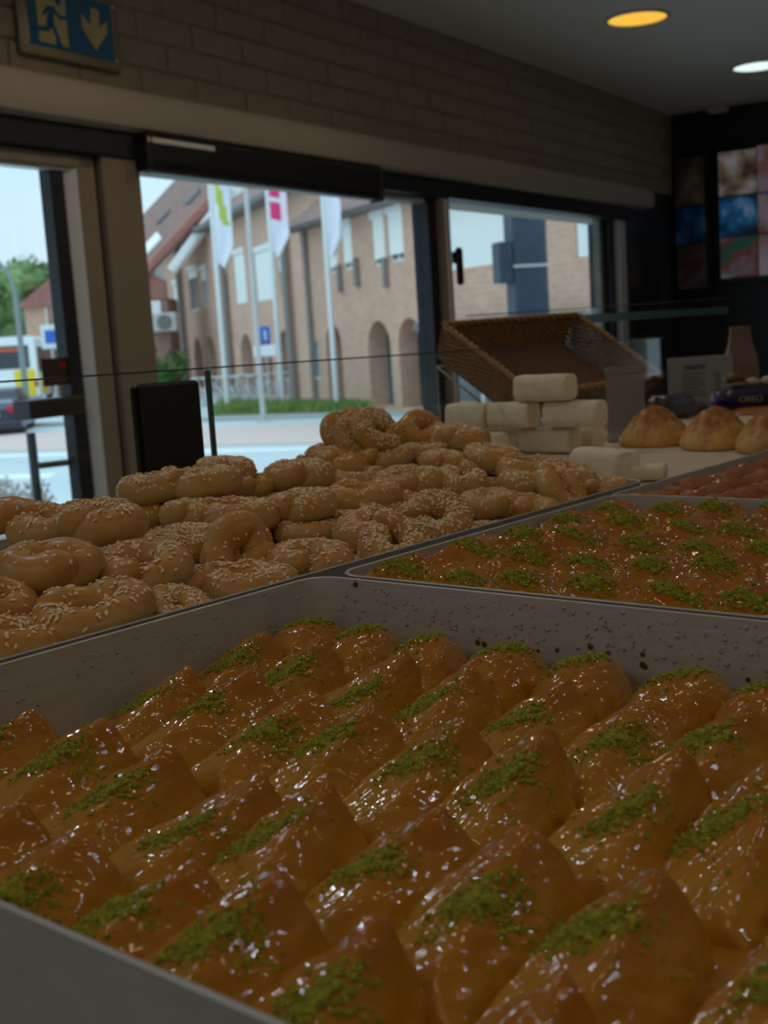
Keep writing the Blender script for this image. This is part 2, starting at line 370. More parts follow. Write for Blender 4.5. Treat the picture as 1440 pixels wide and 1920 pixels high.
# ------------------------------------------------------------------ mesh building
class MB:
    def __init__(self):
        self.v, self.f, self.mi = [], [], []
    def add(self, vs, fs, X=None, mi=0):
        b = len(self.v)
        if X is not None:
            vs = [X @ Vector(p) for p in vs]
        self.v += [tuple(p) for p in vs]
        self.f += [tuple(i + b for i in q) for q in fs]
        self.mi += [mi] * len(fs)
        return self
    def box(self, x0, x1, y0, y1, z0, z1, bev=0.0, X=None, mi=0):
        if x0 > x1: x0, x1 = x1, x0
        if y0 > y1: y0, y1 = y1, y0
        if z0 > z1: z0, z1 = z1, z0
        if bev <= 0:
            vs = [(x, y, z) for x in (x0, x1) for y in (y0, y1) for z in (z0, z1)]
            fs = [(0, 1, 3, 2), (4, 6, 7, 5), (0, 4, 5, 1), (2, 3, 7, 6), (0, 2, 6, 4), (1, 5, 7, 3)]
            return self.add(vs, fs, X, mi)
        b = min(bev, (x1 - x0) * .49, (y1 - y0) * .49, (z1 - z0) * .49)
        lo, hi = (x0, y0, z0), (x1, y1, z1)
        vs, idx = [], {}
        for sx in (0, 1):
            for sy in (0, 1):
                for sz in (0, 1):
                    s = (sx, sy, sz)
                    for ax in range(3):
                        p = []
                        for k in range(3):
                            e = hi[k] if s[k] else lo[k]
                            if k != ax:
                                e += -b if s[k] else b
                            p.append(e)
                        idx[(s, ax)] = len(vs)
                        vs.append(tuple(p))
        fs = []
        def q(a, flip):
            fs.append(tuple(reversed(a)) if flip else tuple(a))
        for ax in range(3):
            o1, o2 = [k for k in range(3) if k != ax]
            for sd in (0, 1):
                cs = []
                for (a, c) in ((0, 0), (1, 0), (1, 1), (0, 1)):
                    s = [0, 0, 0]; s[ax] = sd; s[o1] = a; s[o2] = c
                    cs.append(idx[(tuple(s), ax)])
                q(cs, (sd == 0) ^ (ax == 1))
        for ax in range(3):            # edges along ax
            o1, o2 = [k for k in range(3) if k != ax]
            for a in (0, 1):
                for c in (0, 1):
                    s0 = [0, 0, 0]; s0[o1] = a; s0[o2] = c
                    s1 = list(s0); s1[ax] = 1
                    s0, s1 = tuple(s0), tuple(s1)
                    q([idx[(s0, o1)], idx[(s1, o1)], idx[(s1, o2)], idx[(s0, o2)]], (a ^ c) ^ (ax == 1))
        for s in [(x, y, z) for x in (0, 1) for y in (0, 1) for z in (0, 1)]:
            q([idx[(s, 0)], idx[(s, 1)], idx[(s, 2)]], (sum(s) % 2) == 0)
        return self.add(vs, fs, X, mi)
    def tube(self, pts, r, n=8, closed=False, X=None, mi=0, cap=True):
        pts = [Vector(p) for p in pts]
        m = len(pts)
        rs = [r] * m if not hasattr(r, '__len__') else list(r)
        vs, fs = [], []
        up = None
        for i, p in enumerate(pts):
            if closed:
                t = pts[(i + 1) % m] - pts[i - 1]
            else:
                t = pts[min(i + 1, m - 1)] - pts[max(i - 1, 0)]
            t.normalize()
            if up is None:
                up = Vector((0, 0, 1)) if abs(t.z) < .9 else Vector((1, 0, 0))
            a = up - t * up.dot(t)
            if a.length < 1e-5:
                a = t.orthogonal()
            a.normalize()
            up = a
            b = t.cross(a)
            for k in range(n):
                th = 2 * PI * k / n
                vs.append(p + (a * math.cos(th) + b * math.sin(th)) * rs[i])
        for i in range(m if closed else m - 1):
            j = (i + 1) % m
            for k in range(n):
                fs.append((i * n + k, i * n + (k + 1) % n, j * n + (k + 1) % n, j * n + k))
        if cap and not closed:
            fs.append(tuple(reversed(range(n))))
            fs.append(tuple((m - 1) * n + k for k in range(n)))
        return self.add(vs, fs, X, mi)
    def lathe(self, prof, n=24, X=None, mi=0):
        vs, fs = [], []
        for (r, z) in prof:
            for k in range(n):
                vs.append((r * math.cos(2 * PI * k / n), r * math.sin(2 * PI * k / n), z))
        for i in range(len(prof) - 1):
            for k in range(n):
                fs.append((i * n + k, i * n + (k + 1) % n, (i + 1) * n + (k + 1) % n, (i + 1) * n + k))
        fs.append(tuple(reversed(range(n))))
        fs.append(tuple((len(prof) - 1) * n + k for k in range(n)))
        return self.add(vs, fs, X, mi)
    def prism(self, poly, d0, d1, axis='y', X=None, mi=0):
        """polygon in (a, b) pushed along an axis: axis y -> (a, d, b), z -> (a, b, d), x -> (d, a, b)"""
        def P(a, b, d):
            return (a, d, b) if axis == 'y' else ((a, b, d) if axis == 'z' else (d, a, b))
        ar = sum(poly[i][0] * poly[(i + 1) % len(poly)][1] - poly[(i + 1) % len(poly)][0] * poly[i][1] for i in range(len(poly)))
        if ar < 0:
            poly = poly[::-1]
        n = len(poly)
        vs = [P(a, b, d0) for a, b in poly] + [P(a, b, d1) for a, b in poly]
        fl = (axis == 'y') ^ (d1 < d0)
        f0, f1 = tuple(reversed(range(n))), tuple(range(n, 2 * n))
        fs = [f0, f1] + [(i, (i + 1) % n, n + (i + 1) % n, n + i) for i in range(n)]
        if fl:
            fs = [tuple(reversed(q)) for q in fs]
        return self.add(vs, fs, X, mi)
    def loft(self, rings, X=None, mi=0, cap0=True, cap1=True):
        n = len(rings[0])
        vs = [p for r in rings for p in r]
        fs = []
        for i in range(len(rings) - 1):
            for k in range(n):
                fs.append((i * n + k, i * n + (k + 1) % n, (i + 1) * n + (k + 1) % n, (i + 1) * n + k))
        if cap0: fs.append(tuple(reversed(range(n))))
        if cap1: fs.append(tuple((len(rings) - 1) * n + k for k in range(n)))
        return self.add(vs, fs, X, mi)
    def mesh(self, name, mats, smooth=None):
        me = bpy.data.meshes.new(name)
        me.from_pydata(self.v, [], self.f)
        for m in (mats if isinstance(mats, (list, tuple)) else [mats]):
            me.materials.append(m)
        if any(self.mi):
            me.polygons.foreach_set('material_index', self.mi)
        if smooth is not None:
            me.polygons.foreach_set('use_smooth', [True] * len(me.polygons))
            if smooth < 179:
                me.set_sharp_from_angle(angle=rad(smooth))
        me.update()
        return me

def link(name, me, parent=None, loc=(0, 0, 0), rz=0.0, X=None):
    o = bpy.data.objects.new(name, me)
    COL.objects.link(o)
    if parent is not None:
        o.parent = parent
    if X is not None:
        o.matrix_local = X
    else:
        o.location = loc
        o.rotation_euler = (0, 0, rz)
    return o
def obj(name, mb, m, parent=None, loc=(0, 0, 0), rz=0.0, smooth=None, X=None):
    return link(name, mb.mesh(name, m, smooth), parent, loc, rz, X)
def tag(o, label, cat, group=None, kind=None):
    if label: o['label'] = label
    if cat: o['category'] = cat
    if group: o['group'] = group
    if kind: o['kind'] = kind
    return o
def thing(name, label, cat, loc=(0, 0, 0), rz=0.0, group=None, X=None):
    return tag(link(name, None, None, loc, rz, X), label, cat, group)
def struct(name, mb, m, parent=None, smooth=None, X=None, loc=(0, 0, 0), rz=0.0):
    o = obj(name, mb, m, parent, loc, rz, smooth, X)
    if parent is None:
        o['kind'] = 'structure'
    return o
def stuff(o):
    o['kind'] = 'stuff'
    return o

def ordinal(n):
    return ['first', 'second', 'third', 'fourth', 'fifth', 'sixth', 'seventh', 'eighth', 'ninth', 'tenth', 'eleventh', 'twelfth', 'thirteenth', 'fourteenth'][n]

# frames of reference
WA = rad(8.1)
WDIR = Vector((-math.sin(WA), math.cos(WA), 0))
P0 = RGT * -1.078 + FWD * 4.0
WALL = Matrix.Translation(P0) @ Matrix.Rotation(PI / 2 + WA, 4, 'Z')      # local x along the wall, y outwards
BACK = Matrix.Translation(P0 + WDIR * 6.42) @ Matrix.Rotation(WA, 4, 'Z')     # local x into the room, y behind the wall
GROUND = -2.25
def ext(lat, fwd, z=0.0):
    return RGT * lat + FWD * fwd + UPV * z
def extframe(lat, fwd, dx, df, z=0.0):
    d = RGT * dx + FWD * df
    return Matrix.Translation(ext(lat, fwd, z)) @ Matrix.Rotation(math.atan2(d.y, d.x), 4, 'Z')

# ------------------------------------------------------------------ room shell
fl = -EYE
struct('floor', MB().box(-5.5, 3.2, -3.2, 10.0, fl - 0.1, fl), M['floor'])
struct('ceiling', MB().box(-5.6, 3.2, -3.2, 10.0, CEIL, CEIL + 0.12), M['ceiling'])
wall = struct('wall_window', MB().box(-3.6, 7.0, 0.0, 0.28, 0.885, CEIL), M['mortar'], X=WALL)
lo = MB()
lo.box(-3.6, -0.95, 0.0, 0.28, fl, 0.885)
lo.box(0.55, 5.4, 0.04, 0.28, fl, -0.62)
lo.box(5.39, 7.0, 0.0, 0.28, fl, 0.885, mi=1)
lo.box(-0.95, 5.39, 0.06, 0.28, 0.66, 0.885)
struct('wall_below_window', lo, [M['room'], M['marble']], X=WALL)
struct('wall_back', MB().box(-0.2, 7.0, 0.0, 0.2, fl, CEIL), M['wall_dark'], X=BACK)
struct('wall_right', MB().box(2.9, 3.1, -3.2, 10.0, fl, CEIL), M['room'])
struct('wall_front', MB().box(-5.5, 3.1, -3.2, -3.0, fl, CEIL), M['room'])
# painted bricks of the band over the window, each a piece of the wall
rng = random.Random(4)
bm_ = []
for k in range(5):
    bm_.append(MB().box(-0.146, 0.146, -0.004 - 0.0012 * k, 0.02, -0.0445, 0.0445, 0.004).mesh('brick', M['painted_brick']))
half = [MB().box(-0.07, 0.07, -0.006, 0.02, -0.0445, 0.0445, 0.004).mesh('brick', M['painted_brick'])]
for row in range(6):
    z = 0.933 + row * 0.0975
    s0 = -0.75 + (0.15 if row % 2 else 0)
    for k in range(24):
        s = s0 + k * 0.3
        if s + 0.146 > 6.41: continue
        o = link('brick', bm_[rng.randrange(5)], wall, (s, rng.uniform(-0.001, 0.0015), z))
        o.rotation_euler = (rng.uniform(-.01, .01), rng.uniform(-.004, .004), rng.uniform(-.008, .008))

# beige shutter box under the bricks, rounded at its far end, and the dark head behind it, also standing in for shade under the box
prof = [(0.0, 0.885), (-0.05, 0.885), (-0.082, 0.872), (-0.095, 0.845), (-0.095, 0.775), (-0.085, 0.752), (-0.06, 0.742), (0.0, 0.742)]
t1 = MB()
rings = []
for s, k in [(-1.6, 1), (5.6, 1), (5.72, .96), (5.78, .8), (5.8, .55)]:
    rings.append([(s, y * k, 0.81 + (z - 0.81) * k) for y, z in prof])
t1.loft(rings)
struct('trim_1', t1, M['trim'], X=WALL, smooth=40)
t2 = MB().box(-1.6, 5.4, -0.045, 0.06, 0.655, 0.742, 0.004)
struct('trim_2', t2, M['gasket'], X=WALL)

# door at the left: leaf with gasket, bevel, face; jamb; glass; mid rail; pull handle
d1 = struct('door_1', MB().box(0.235, 0.322, -0.012, 0.06, fl, 0.655, 0.006).box(-0.9, 0.322, -0.012, 0.06, 0.606, 0.655, 0.006)
            .box(-0.95, -0.8, -0.012, 0.06, fl, 0.606), M['frame'], X=WALL)
struct('door_bevel', MB().prism([(0.195, 0.035), (0.235, -0.012), (0.235, 0.05), (0.195, 0.05)], fl, 0.606, 'z').box(-0.8, 0.235, 0.0, 0.055, 0.598, 0.612, 0.004), M['frame_sheen'], parent=d1)
struct('door_gasket', MB().box(0.135, 0.195, 0.012, 0.06, fl, 0.60), M['gasket'], parent=d1)
struct('pane', MB().box(-0.8, 0.14, 0.03, 0.04, fl + 0.15, 0.60), M['glass'], parent=d1)
struct('mid_rail', MB().box(-0.075, 0.17, -0.02, 0.07, -0.20, -0.138, 0.008), M['rail_brown'], parent=d1)
ph = struct('pull_handle', MB().tube([(0.03, 0.11, -0.25), (0.03, 0.11, -0.85)], 0.016, 14), M['handle'], parent=d1, smooth=50)
struct('standoff', MB().tube([(0.03, 0.11, -0.362), (0.135, 0.06, -0.362)], 0.011, 10).tube([(0.03, 0.11, -0.76), (0.135, 0.06, -0.76)], 0.011, 10), M['handle'], parent=ph, smooth=50)
stk = tag(obj('door_sticker', MB().box(0.03, 0.175, 0.024, 0.03, -0.10, -0.01, 0.002), M['sticker'], X=WALL), 'small dark brown sticker on the door glass, above the mid rail', 'sticker')
obj('printed_mark', MB().box(0.10, 0.135, 0.021, 0.025, -0.045, -0.025), M['red'], stk)['label'] = 'red mark'
obj('printed_strip', MB().box(0.05, 0.15, 0.021, 0.025, -0.088, -0.075), M['olive'], stk)['label'] = 'olive strip'
struct('trim_3', MB().box(0.342, 0.528, -0.03, 0.10, fl, 0.70, 0.008), M['frame'], X=WALL)      # fixed jamb
struct('trim_4', MB().box(0.322, 0.342, 0.005, 0.06, fl, 0.66), M['gasket'], X=WALL)            # gap at the hinges

# fixed window and narrow window
w1 = struct('window_1', MB().box(0.528, 2.62, 0.02, 0.09, 0.625, 0.66, 0.006).box(0.528, 2.62, 0.02, 0.10, -0.62, -0.55, 0.006), M['frame'], X=WALL)
struct('pane', MB().box(0.528, 2.62, 0.05, 0.06, -0.55, 0.625), M['glass'], parent=w1)
struct('head_strip', MB().box(2.12, 2.62, 0.012, 0.03, 0.628, 0.652, 0.004), M['frame_white'], parent=w1)
w2 = struct('window_2', MB().box(2.705, 2.80, -0.03, 0.10, -0.62, 0.66, 0.006), M['frame'], X=WALL)
struct('gasket', MB().box(2.62, 2.705, 0.0, 0.09, -0.62, 0.655), M['gasket'], parent=w2)
struct('inner_edge', MB().box(2.735, 2.77, -0.036, -0.028, -0.62, 0.65, 0.003), M['frame_white'], parent=w2)
struct('head_frame', MB().box(2.80, 5.2, 0.0, 0.09, 0.66, 0.70, 0.005), M['frame'], parent=w2)
struct('side_frame', MB().box(5.21, 5.33, -0.02, 0.09, -0.62, 0.70, 0.006), M['frame_white'], parent=w2)
struct('side_gasket', MB().box(5.13, 5.21, 0.02, 0.09, -0.62, 0.69).box(5.33, 5.395, -0.01, 0.09, -0.62, 0.69), M['gasket'], parent=w2)
struct('sill', MB().box(2.80, 5.2, 0.0, 0.12, -0.62, -0.56, 0.006), M['frame_white'], parent=w2)
struct('pane', MB().box(2.80, 5.13, 0.05, 0.06, -0.56, 0.66), M['glass'], parent=w2)
struct('window_handle', MB().box(2.79, 2.84, -0.075, -0.045, 0.22, 0.41, 0.012).box(2.795, 2.83, -0.05, -0.028, 0.33, 0.39, 0.004), M['black'], parent=w2)

# black blind cassette over the fixed window
bl = thing('roller_blind', 'long black roller blind cassette under the beige box, over the fixed window', 'blind', X=WALL)
obj('cassette', MB().box(0.51, 2.04, -0.10, -0.047, 0.632, 0.735, 0.012), M['blind'], bl)
obj('roller', MB().tube([(0.53, -0.062, 0.640), (2.03, -0.062, 0.628)], 0.033, 18), M['blind'], bl, smooth=50)
obj('highlight_strip', MB().box(.50, .86, -.104, -.098, .704, .722, .002), M['frame_sheen'], bl)['label'] = 'pale painted highlight'  # pale strip put in for a highlight at the blind's near end
obj('end_cap', MB().box(2.018, 2.05, -0.108, -0.03, 0.588, 0.742, 0.012), M['black'], bl)
obj('end_cap', MB().box(0.495, 0.528, -0.105, -0.03, 0.612, 0.742, 0.012), M['black'], bl)

# emergency exit sign: blue panel, running figure in a door, arrow down, on an acrylic plate with bolts
sg = thing('exit_sign', 'blue emergency exit sign with running figure and down arrow on painted bricks', 'sign', X=WALL)
Y0 = -0.02
obj('backing_plate', MB().box(0.028, 0.480, Y0 - 0.010, Y0 + 0.004, 0.942, 1.19, 0.003), M['acrylic'], sg)
obj('blue_panel', MB().box(0.072, 0.443, Y0 - 0.013, Y0 - 0.009, 0.974, 1.158, 0.001), M['sign_blue'], sg)
obj('doorway_mark', MB().box(0.106, 0.232, Y0 - 0.015, Y0 - 0.012, 0.986, 1.145), M['sign_cream'], sg)
ar = [(0.347, 1.131), (0.385, 1.131), (0.383, 1.073), (0.420, 1.102), (0.417, 1.060), (0.357, 0.996), (0.300, 1.062), (0.303, 1.104), (0.342, 1.074)]
obj('arrow', MB().prism(ar, Y0 - 0.015, Y0 - 0.012), M['sign_cream'], sg)
fg = MB()
def stroke(pts, w):
    for (a, b) in zip(pts[:-1], pts[1:]):
        a, b = Vector((*a, 0)), Vector((*b, 0))
        d = (b - a).normalized(); n = Vector((-d.y, d.x, 0)) * w / 2
        a2, b2 = a - d * w * .3, b + d * w * .3
        fg.prism([(p.x, p.y) for p in (a2 + n, b2 + n, b2 - n, a2 - n)], Y0 - 0.0175, Y0 - 0.0145)
stroke([(0.166, 1.092), (0.157, 1.046)], 0.026)
stroke([(0.178, 1.098), (0.150, 1.094), (0.132, 1.074)], 0.011)
stroke([(0.178, 1.092), (0.202, 1.074), (0.231, 1.076)], 0.011)
stroke([(0.158, 1.052), (0.146, 1.030), (0.090, 1.023)], 0.015)
stroke([(0.164, 1.054), (0.186, 1.008), (0.184, 0.990), (0.196, 0.988)], 0.014)
fg.prism([(0.200 + 0.013 * math.cos(2 * PI * k / 16), 1.124 + 0.013 * math.sin(2 * PI * k / 16)) for k in range(16)], Y0 - 0.0175, Y0 - 0.0145)
obj('running_figure', fg, M['sign_blue'], sg)
for s, z in [(0.052, 0.974), (0.460, 1.152), (0.454, 0.974), (0.052, 1.152)]:
    obj('bolt', MB().lathe([(0.009, 0), (0.0095, 0.003), (0.007, 0.006), (0.001, 0.0075)], 14, Matrix.Translation((s, Y0 - 0.0095, z)) @ Matrix.Rotation(PI / 2, 4, 'X')), M['bolt'], sg, smooth=50)

# ceiling lamps
def downlight(x, y, m, label, power=0, col=None, r=0.14, group='round ceiling downlights'):
    t = thing('ceiling_downlight', label, 'ceiling light', (x, y, CEIL), 0, group)
    obj('rim', MB().lathe([(r * 1.13, 0.0), (r * 1.13, -0.004), (r * 1.08, -0.009), (r * 1.0, -0.009), (r * 1.0, -0.002)], 40), M['lamp_rim'], t, smooth=40)
    obj('diffuser', MB().lathe([(r * 0.99, -0.0025), (r * 0.98, -0.0055), (r * .5, -0.007), (r * .02, -0.0075)], 40), m, t, smooth=40)
    if power:
        l = bpy.data.lights.new('downlight_lamp', 'SPOT')
        l.energy, l.color, l.spot_size, l.spot_blend, l.shadow_soft_size = power, col, rad(150), 0.6, 0.05
        lo_ = bpy.data.objects.new('downlight_lamp', l)
        COL.objects.link(lo_)
        lo_.parent = t
        lo_.location = (0, 0, -0.06)
    return t
downlight(-3.02, 5.78, M['lamp_yellow'], 'yellow glowing ceiling downlight, the nearer of the two in view', r=0.145)
downlight(-3.13, 7.52, M['lamp_white'], 'white glowing ceiling downlight at the picture edge, beyond the yellow one', r=0.145)
WARM, COOL = (1.0, 0.77, 0.50), (0.85, 0.94, 1.0)
for k, (x, y, w) in enumerate([(-0.55, 1.45, 1), (-0.45, 0.2, 1), (0.5, 1.0, 1), (-1.5, 0.9, 0), (-0.9, -1.0, 1), (0.9, 2.6, 1), (-0.3, 2.5, 0), (1.6, -0.6, 1)]):  # over the counter
    downlight(x, y, M['lamp_warm'] if w else M['lamp_cool'], 'ceiling downlight over the pastry counter', WARM_POWER if w else COOL_POWER, WARM if w else COOL, r=0.06, group='downlights over the pastry counter')
for k, (x, y, w) in enumerate([(-2.2, 0.9, 0), (-2.3, 2.5, 1), (-2.35, 3.9, 1), (0.8, 4.6, 1), (1.9, 1.6, 0), (1.9, -1.6, 1), (-1.9, -1.4, 0), (-0.2, 6.2, 1), (-0.5, -1.9, 0), (0.7, -1.3, 1)]):  # unseen lamps added to brighten the frames, bricks and tray front
    downlight(x, y, M['lamp_warm'] if w else M['lamp_cool'], 'unseen fill lamp added on the ceiling over the customers side', FILL_POWER, WARM if w else COOL, r=0.09, group='added fill lamps over the shop floor')
sn = tag(obj('ceiling_sensor', MB().box(-0.07, 0.07, -0.05, 0.05, -0.05, 0.0, 0.012), M['lamp_rim'], X=BACK @ Matrix.Translation((0.385, -0.12, CEIL))), 'small pale sensor box on the ceiling above the menu screens', 'sensor')

# menu screens on the dark wall
def menu_screen(x0, x1, z0, z1, cells, label):
    t = thing('menu_screen', label, 'screen', X=BACK @ Matrix.Translation((x0, 0, z0)))
    obj('housing', MB().box(0, x1 - x0, -0.05, 0.0, 0, z1 - z0, 0.006), M['black'], t)
    for (a, b, c, d, m) in cells:
        obj('picture', MB().box(a - x0, b - x0, -0.054, -0.049, c - z0, d - z0), m, t)
    return t
g = 0.17
menu_screen(0.02, 0.29, 0.13, 1.20, [(0.03, 0.25, 0.80, 1.14, screen_mat('dim_dish', PIC_DISH, 5, 0.05, 1)), (0.03, 0.25, 0.52, 0.79, screen_mat('dim_blue', PIC_BLUE, 5, 0.08, 2)), (0.03, 0.25, 0.19, 0.51, screen_mat('dim_red', PIC_RED, 5, 0.05, 3))], 'dim menu screen in the dark corner, beside the end of the brick band')
menu_screen(0.33, 0.98, 0.20, 1.20, [(0.36, 0.632, 0.835, 1.145, screen_mat('dish', PIC_DISH, 6, 0.4, 4)), (0.36, 0.632, 0.548, 0.822, screen_mat('blue', PIC_BLUE, 6, 0.42, 5)), (0.36, 0.632, 0.245, 0.535, screen_mat('red', PIC_RED, 5, 0.4, 6)),
             (0.64, 0.95, 0.835, 1.16, screen_mat('brown', PIC_PINK, 5, 0.6, 7)), (0.64, 0.95, 0.548, 0.822, screen_mat('pink', PIC_PINK, 5, 0.5, 8)), (0.64, 0.95, 0.245, 0.535, screen_mat('mauve', PIC_PINK, 4, 0.6, 9))], 'brighter menu screen with food pictures, a blue one in the middle')

# ------------------------------------------------------------------ counter, glass, trays
CT = -0.2525      # top of the counter
struct_c = thing('display_counter', 'display counter under all the pastry trays', 'counter', (0, 0, 0))
obj('counter_top', MB().box(-1.5, 0.12, 0.14, 3.3, CT - .02, CT, 0.006), M['counter'], struct_c)
obj('counter_body', MB().box(-1.46, 0.08, 0.18, 3.28, fl, CT - .02), M['counter_body'], struct_c)

def rrect(x0, x1, y0, y1, r, z, n=5):
    P = []
    for (cx_, cy_, a0) in ((x1 - r, y0 + r, -90), (x1 - r, y1 - r, 0), (x0 + r, y1 - r, 90), (x0 + r, y0 + r, 180)):
        for k in range(n + 1):
            a = rad(a0 + 90 * k / n)
            P.append((cx_ + r * math.cos(a), cy_ + r * math.sin(a), z))
    return P
def tray(name, x0, x1, y0, y1, z0, z1, label, m=None, floor_m=None, r=0.022):
    t = thing(name, label, 'tray', ((x0 + x1) / 2, (y0 + y1) / 2, z0))
    ox, oy = (x0 + x1) / 2, (y0 + y1) / 2
    a0, a1, b0, b1, h = x0 - ox, x1 - ox, y0 - oy, y1 - oy, z1 - z0
    th, rim = 0.0016, 0.003
    mb = MB()
    mb.loft([rrect(a0 + .006, a1 - .006, b0 + .006, b1 - .006, r, 0), rrect(a0, a1, b0, b1, r, h - .003), rrect(a0 - rim * .3, a1 + rim * .3, b0 - rim * .3, b1 + rim * .3, r, h - .001),
             rrect(a0, a1, b0, b1, r, h), rrect(a0 + th, a1 - th, b0 + th, b1 - th, r, h - .0006), rrect(a0 + .0075, a1 - .0075, b0 + .0075, b1 - .0075, r, .0016)])
    obj('tray_pan', mb, m or M['steel'], t, smooth=35)
    if floor_m:
        obj('white_board', MB().loft([rrect(a0 + .009, a1 - .009, b0 + .009, b1 - .009, r, .0017), rrect(a0 + .009, a1 - .009, b0 + .009, b1 - .009, r, z1 - z0 + .0012)]), floor_m, t)
    return t
TZ0, TZ1 = -0.252, -0.180
tr1 = tray('baking_tray', -0.64, -0.04, 0.21, 0.676, TZ0, TZ1, 'nearest steel baking tray, holding baklava triangles sprinkled with green pistachio')
tr2 = tray('baking_tray', -0.632, -0.03, 0.686, 1.125, TZ0, TZ1, 'steel baking tray of browner baklava, behind the nearest tray')
tr3 = tray('baking_tray', -0.648, -0.03, 1.133, 1.70, TZ0, TZ1 - 0.004, 'steel tray of dark glossy syrup pastries at the right, third from the front')
trr = tray('baking_tray', -1.10, -0.662, 0.24, 1.255, TZ0, TZ1 - 0.003, 'long steel tray under the heap of sesame rings')
trw = tray('lined_tray', -1.33, -0.69, 1.262, 2.30, TZ0, -.2048, 'tray lined with white paper under the white sweets and domed pastries', floor_m=M['paper'])

# syrup droplets on the inner far and left walls of the nearest tray
rng = random.Random(11)
dm = MB()
def blob(mb, c, r, nrm, flat=0.5, n=7):
    nrm = Vector(nrm); q = nrm.to_track_quat('Z', 'Y').to_matrix().to_4x4()
    mb.lathe([(r, 0), (r * .85, r * flat * .6), (r * .45, r * flat * .95), (r * .05, r * flat)], n, Matrix.Translation(c) @ q)
for k in range(330):
    x = rng.uniform(-0.62, -0.1); z = rng.uniform(-0.212, -0.1835)
    blob(dm, (x + .34, .676 - .443 - .0018 - (TZ1 - z) * 0.1, z - TZ0), rng.choice([.0006, .0008, .0011, .0015]), (0, -1, 0.1), .5)
for k in range(90):
    y = rng.uniform(0.3, 0.66); z = rng.uniform(-0.212, -0.1835)
    blob(dm, (-.64 + .34 + .0018 + (TZ1 - z) * 0.1, y - .443, z - TZ0), rng.choice([.0006, .0008, .0012]), (1, 0, 0.1), .5)
stuff(obj('droplets', dm, M['droplet'], tr1, smooth=60))['label'] = 'clear syrup droplets'
st = MB()
for k in range(15):
    x = rng.uniform(-0.5, -0.2); z = rng.uniform(-0.220, -0.208)
    blob(st, (x + .34, .676 - .443 - .0018 - (TZ1 - z) * 0.1, z - TZ0), rng.uniform(.0012, .0026), (0, -1, 0.1), .15)
blob(st, (-.600 + .34, .676 - .443 + .0012, TZ1 - TZ0 - .004), .0045, (0, -1, .4), .8)
stuff(obj('stains', st, M['stain'], tr1, smooth=60))['label'] = 'brown syrup stains'

# glass guard of the counter: two panes with a dark polished edge, standing on the counter
GX = -1.168
def pane_yz(name, label, x, y0, y1, z0, zt0, zt1, edge, thick=0.008):
    t = thing(name, label, 'glass panel', (x, (y0 + y1) / 2, z0))
    c = (y0 + y1) / 2
    mb = MB().prism([(y0 - c, 0), (y1 - c, 0), (y1 - c, zt1 - z0), (y0 - c, zt0 - z0)], -thick / 2, thick / 2, 'x')
    obj('pane', mb, M['counter_glass'], t)
    e = thick / 2 + .0004
    h0, h1 = zt0 - z0, zt1 - z0
    obj('edge_strip', MB().prism([(y0 - c, h0), (y1 - c, h1), (y1 - c, h1 + .002), (y0 - c, h0 + .002)], -e, e, 'x'), edge, t)
    return t
g1 = pane_yz('glass_guard', 'clear glass guard panel behind the sesame rings, left of the thin upright joint', GX, 0.30, 1.060, CT, -0.020, -0.0295, M['glass_edge_dark'], 0.005)
g2 = pane_yz('glass_guard', 'clear glass guard panel right of the thin upright joint, before the wicker basket', GX, 1.068, 2.30, CT, -0.0295, -0.0445, M['glass_edge_dark'], 0.005)
obj('joint_strip', MB().box(-.003, .003, .3755, .3825, 0, .2215, .001), M['glass_edge'], g1)
g3 = pane_yz('glass_guard', 'tall glass panel with thick green edge behind the wicker basket', -1.47, 2.05, 3.28, CT, 0.024, 0.036, M['glass_edge'], 0.012)
obj('edge_band', MB().box(-.0066, .0066, -.615, .615, .247, .2665), M['glass_edge'], g3)

# black upright panel behind the rings
bp_ = thing('display_stand', 'black upright panel standing behind the sesame rings, before the glass', 'display stand', (-1.128, 0.957, CT), rad(50))
obj('panel', MB().box(-.037, .037, -.009, .009, 0.004, .213, .004), M['black'], bp_)
obj('side_rail', MB().box(-.043, -.036, -.011, .012, 0.0, .211, .003), M['black'], bp_)
obj('foot', MB().box(-.043, .038, -.020, .020, 0, .006, .002), M['black'], bp_)

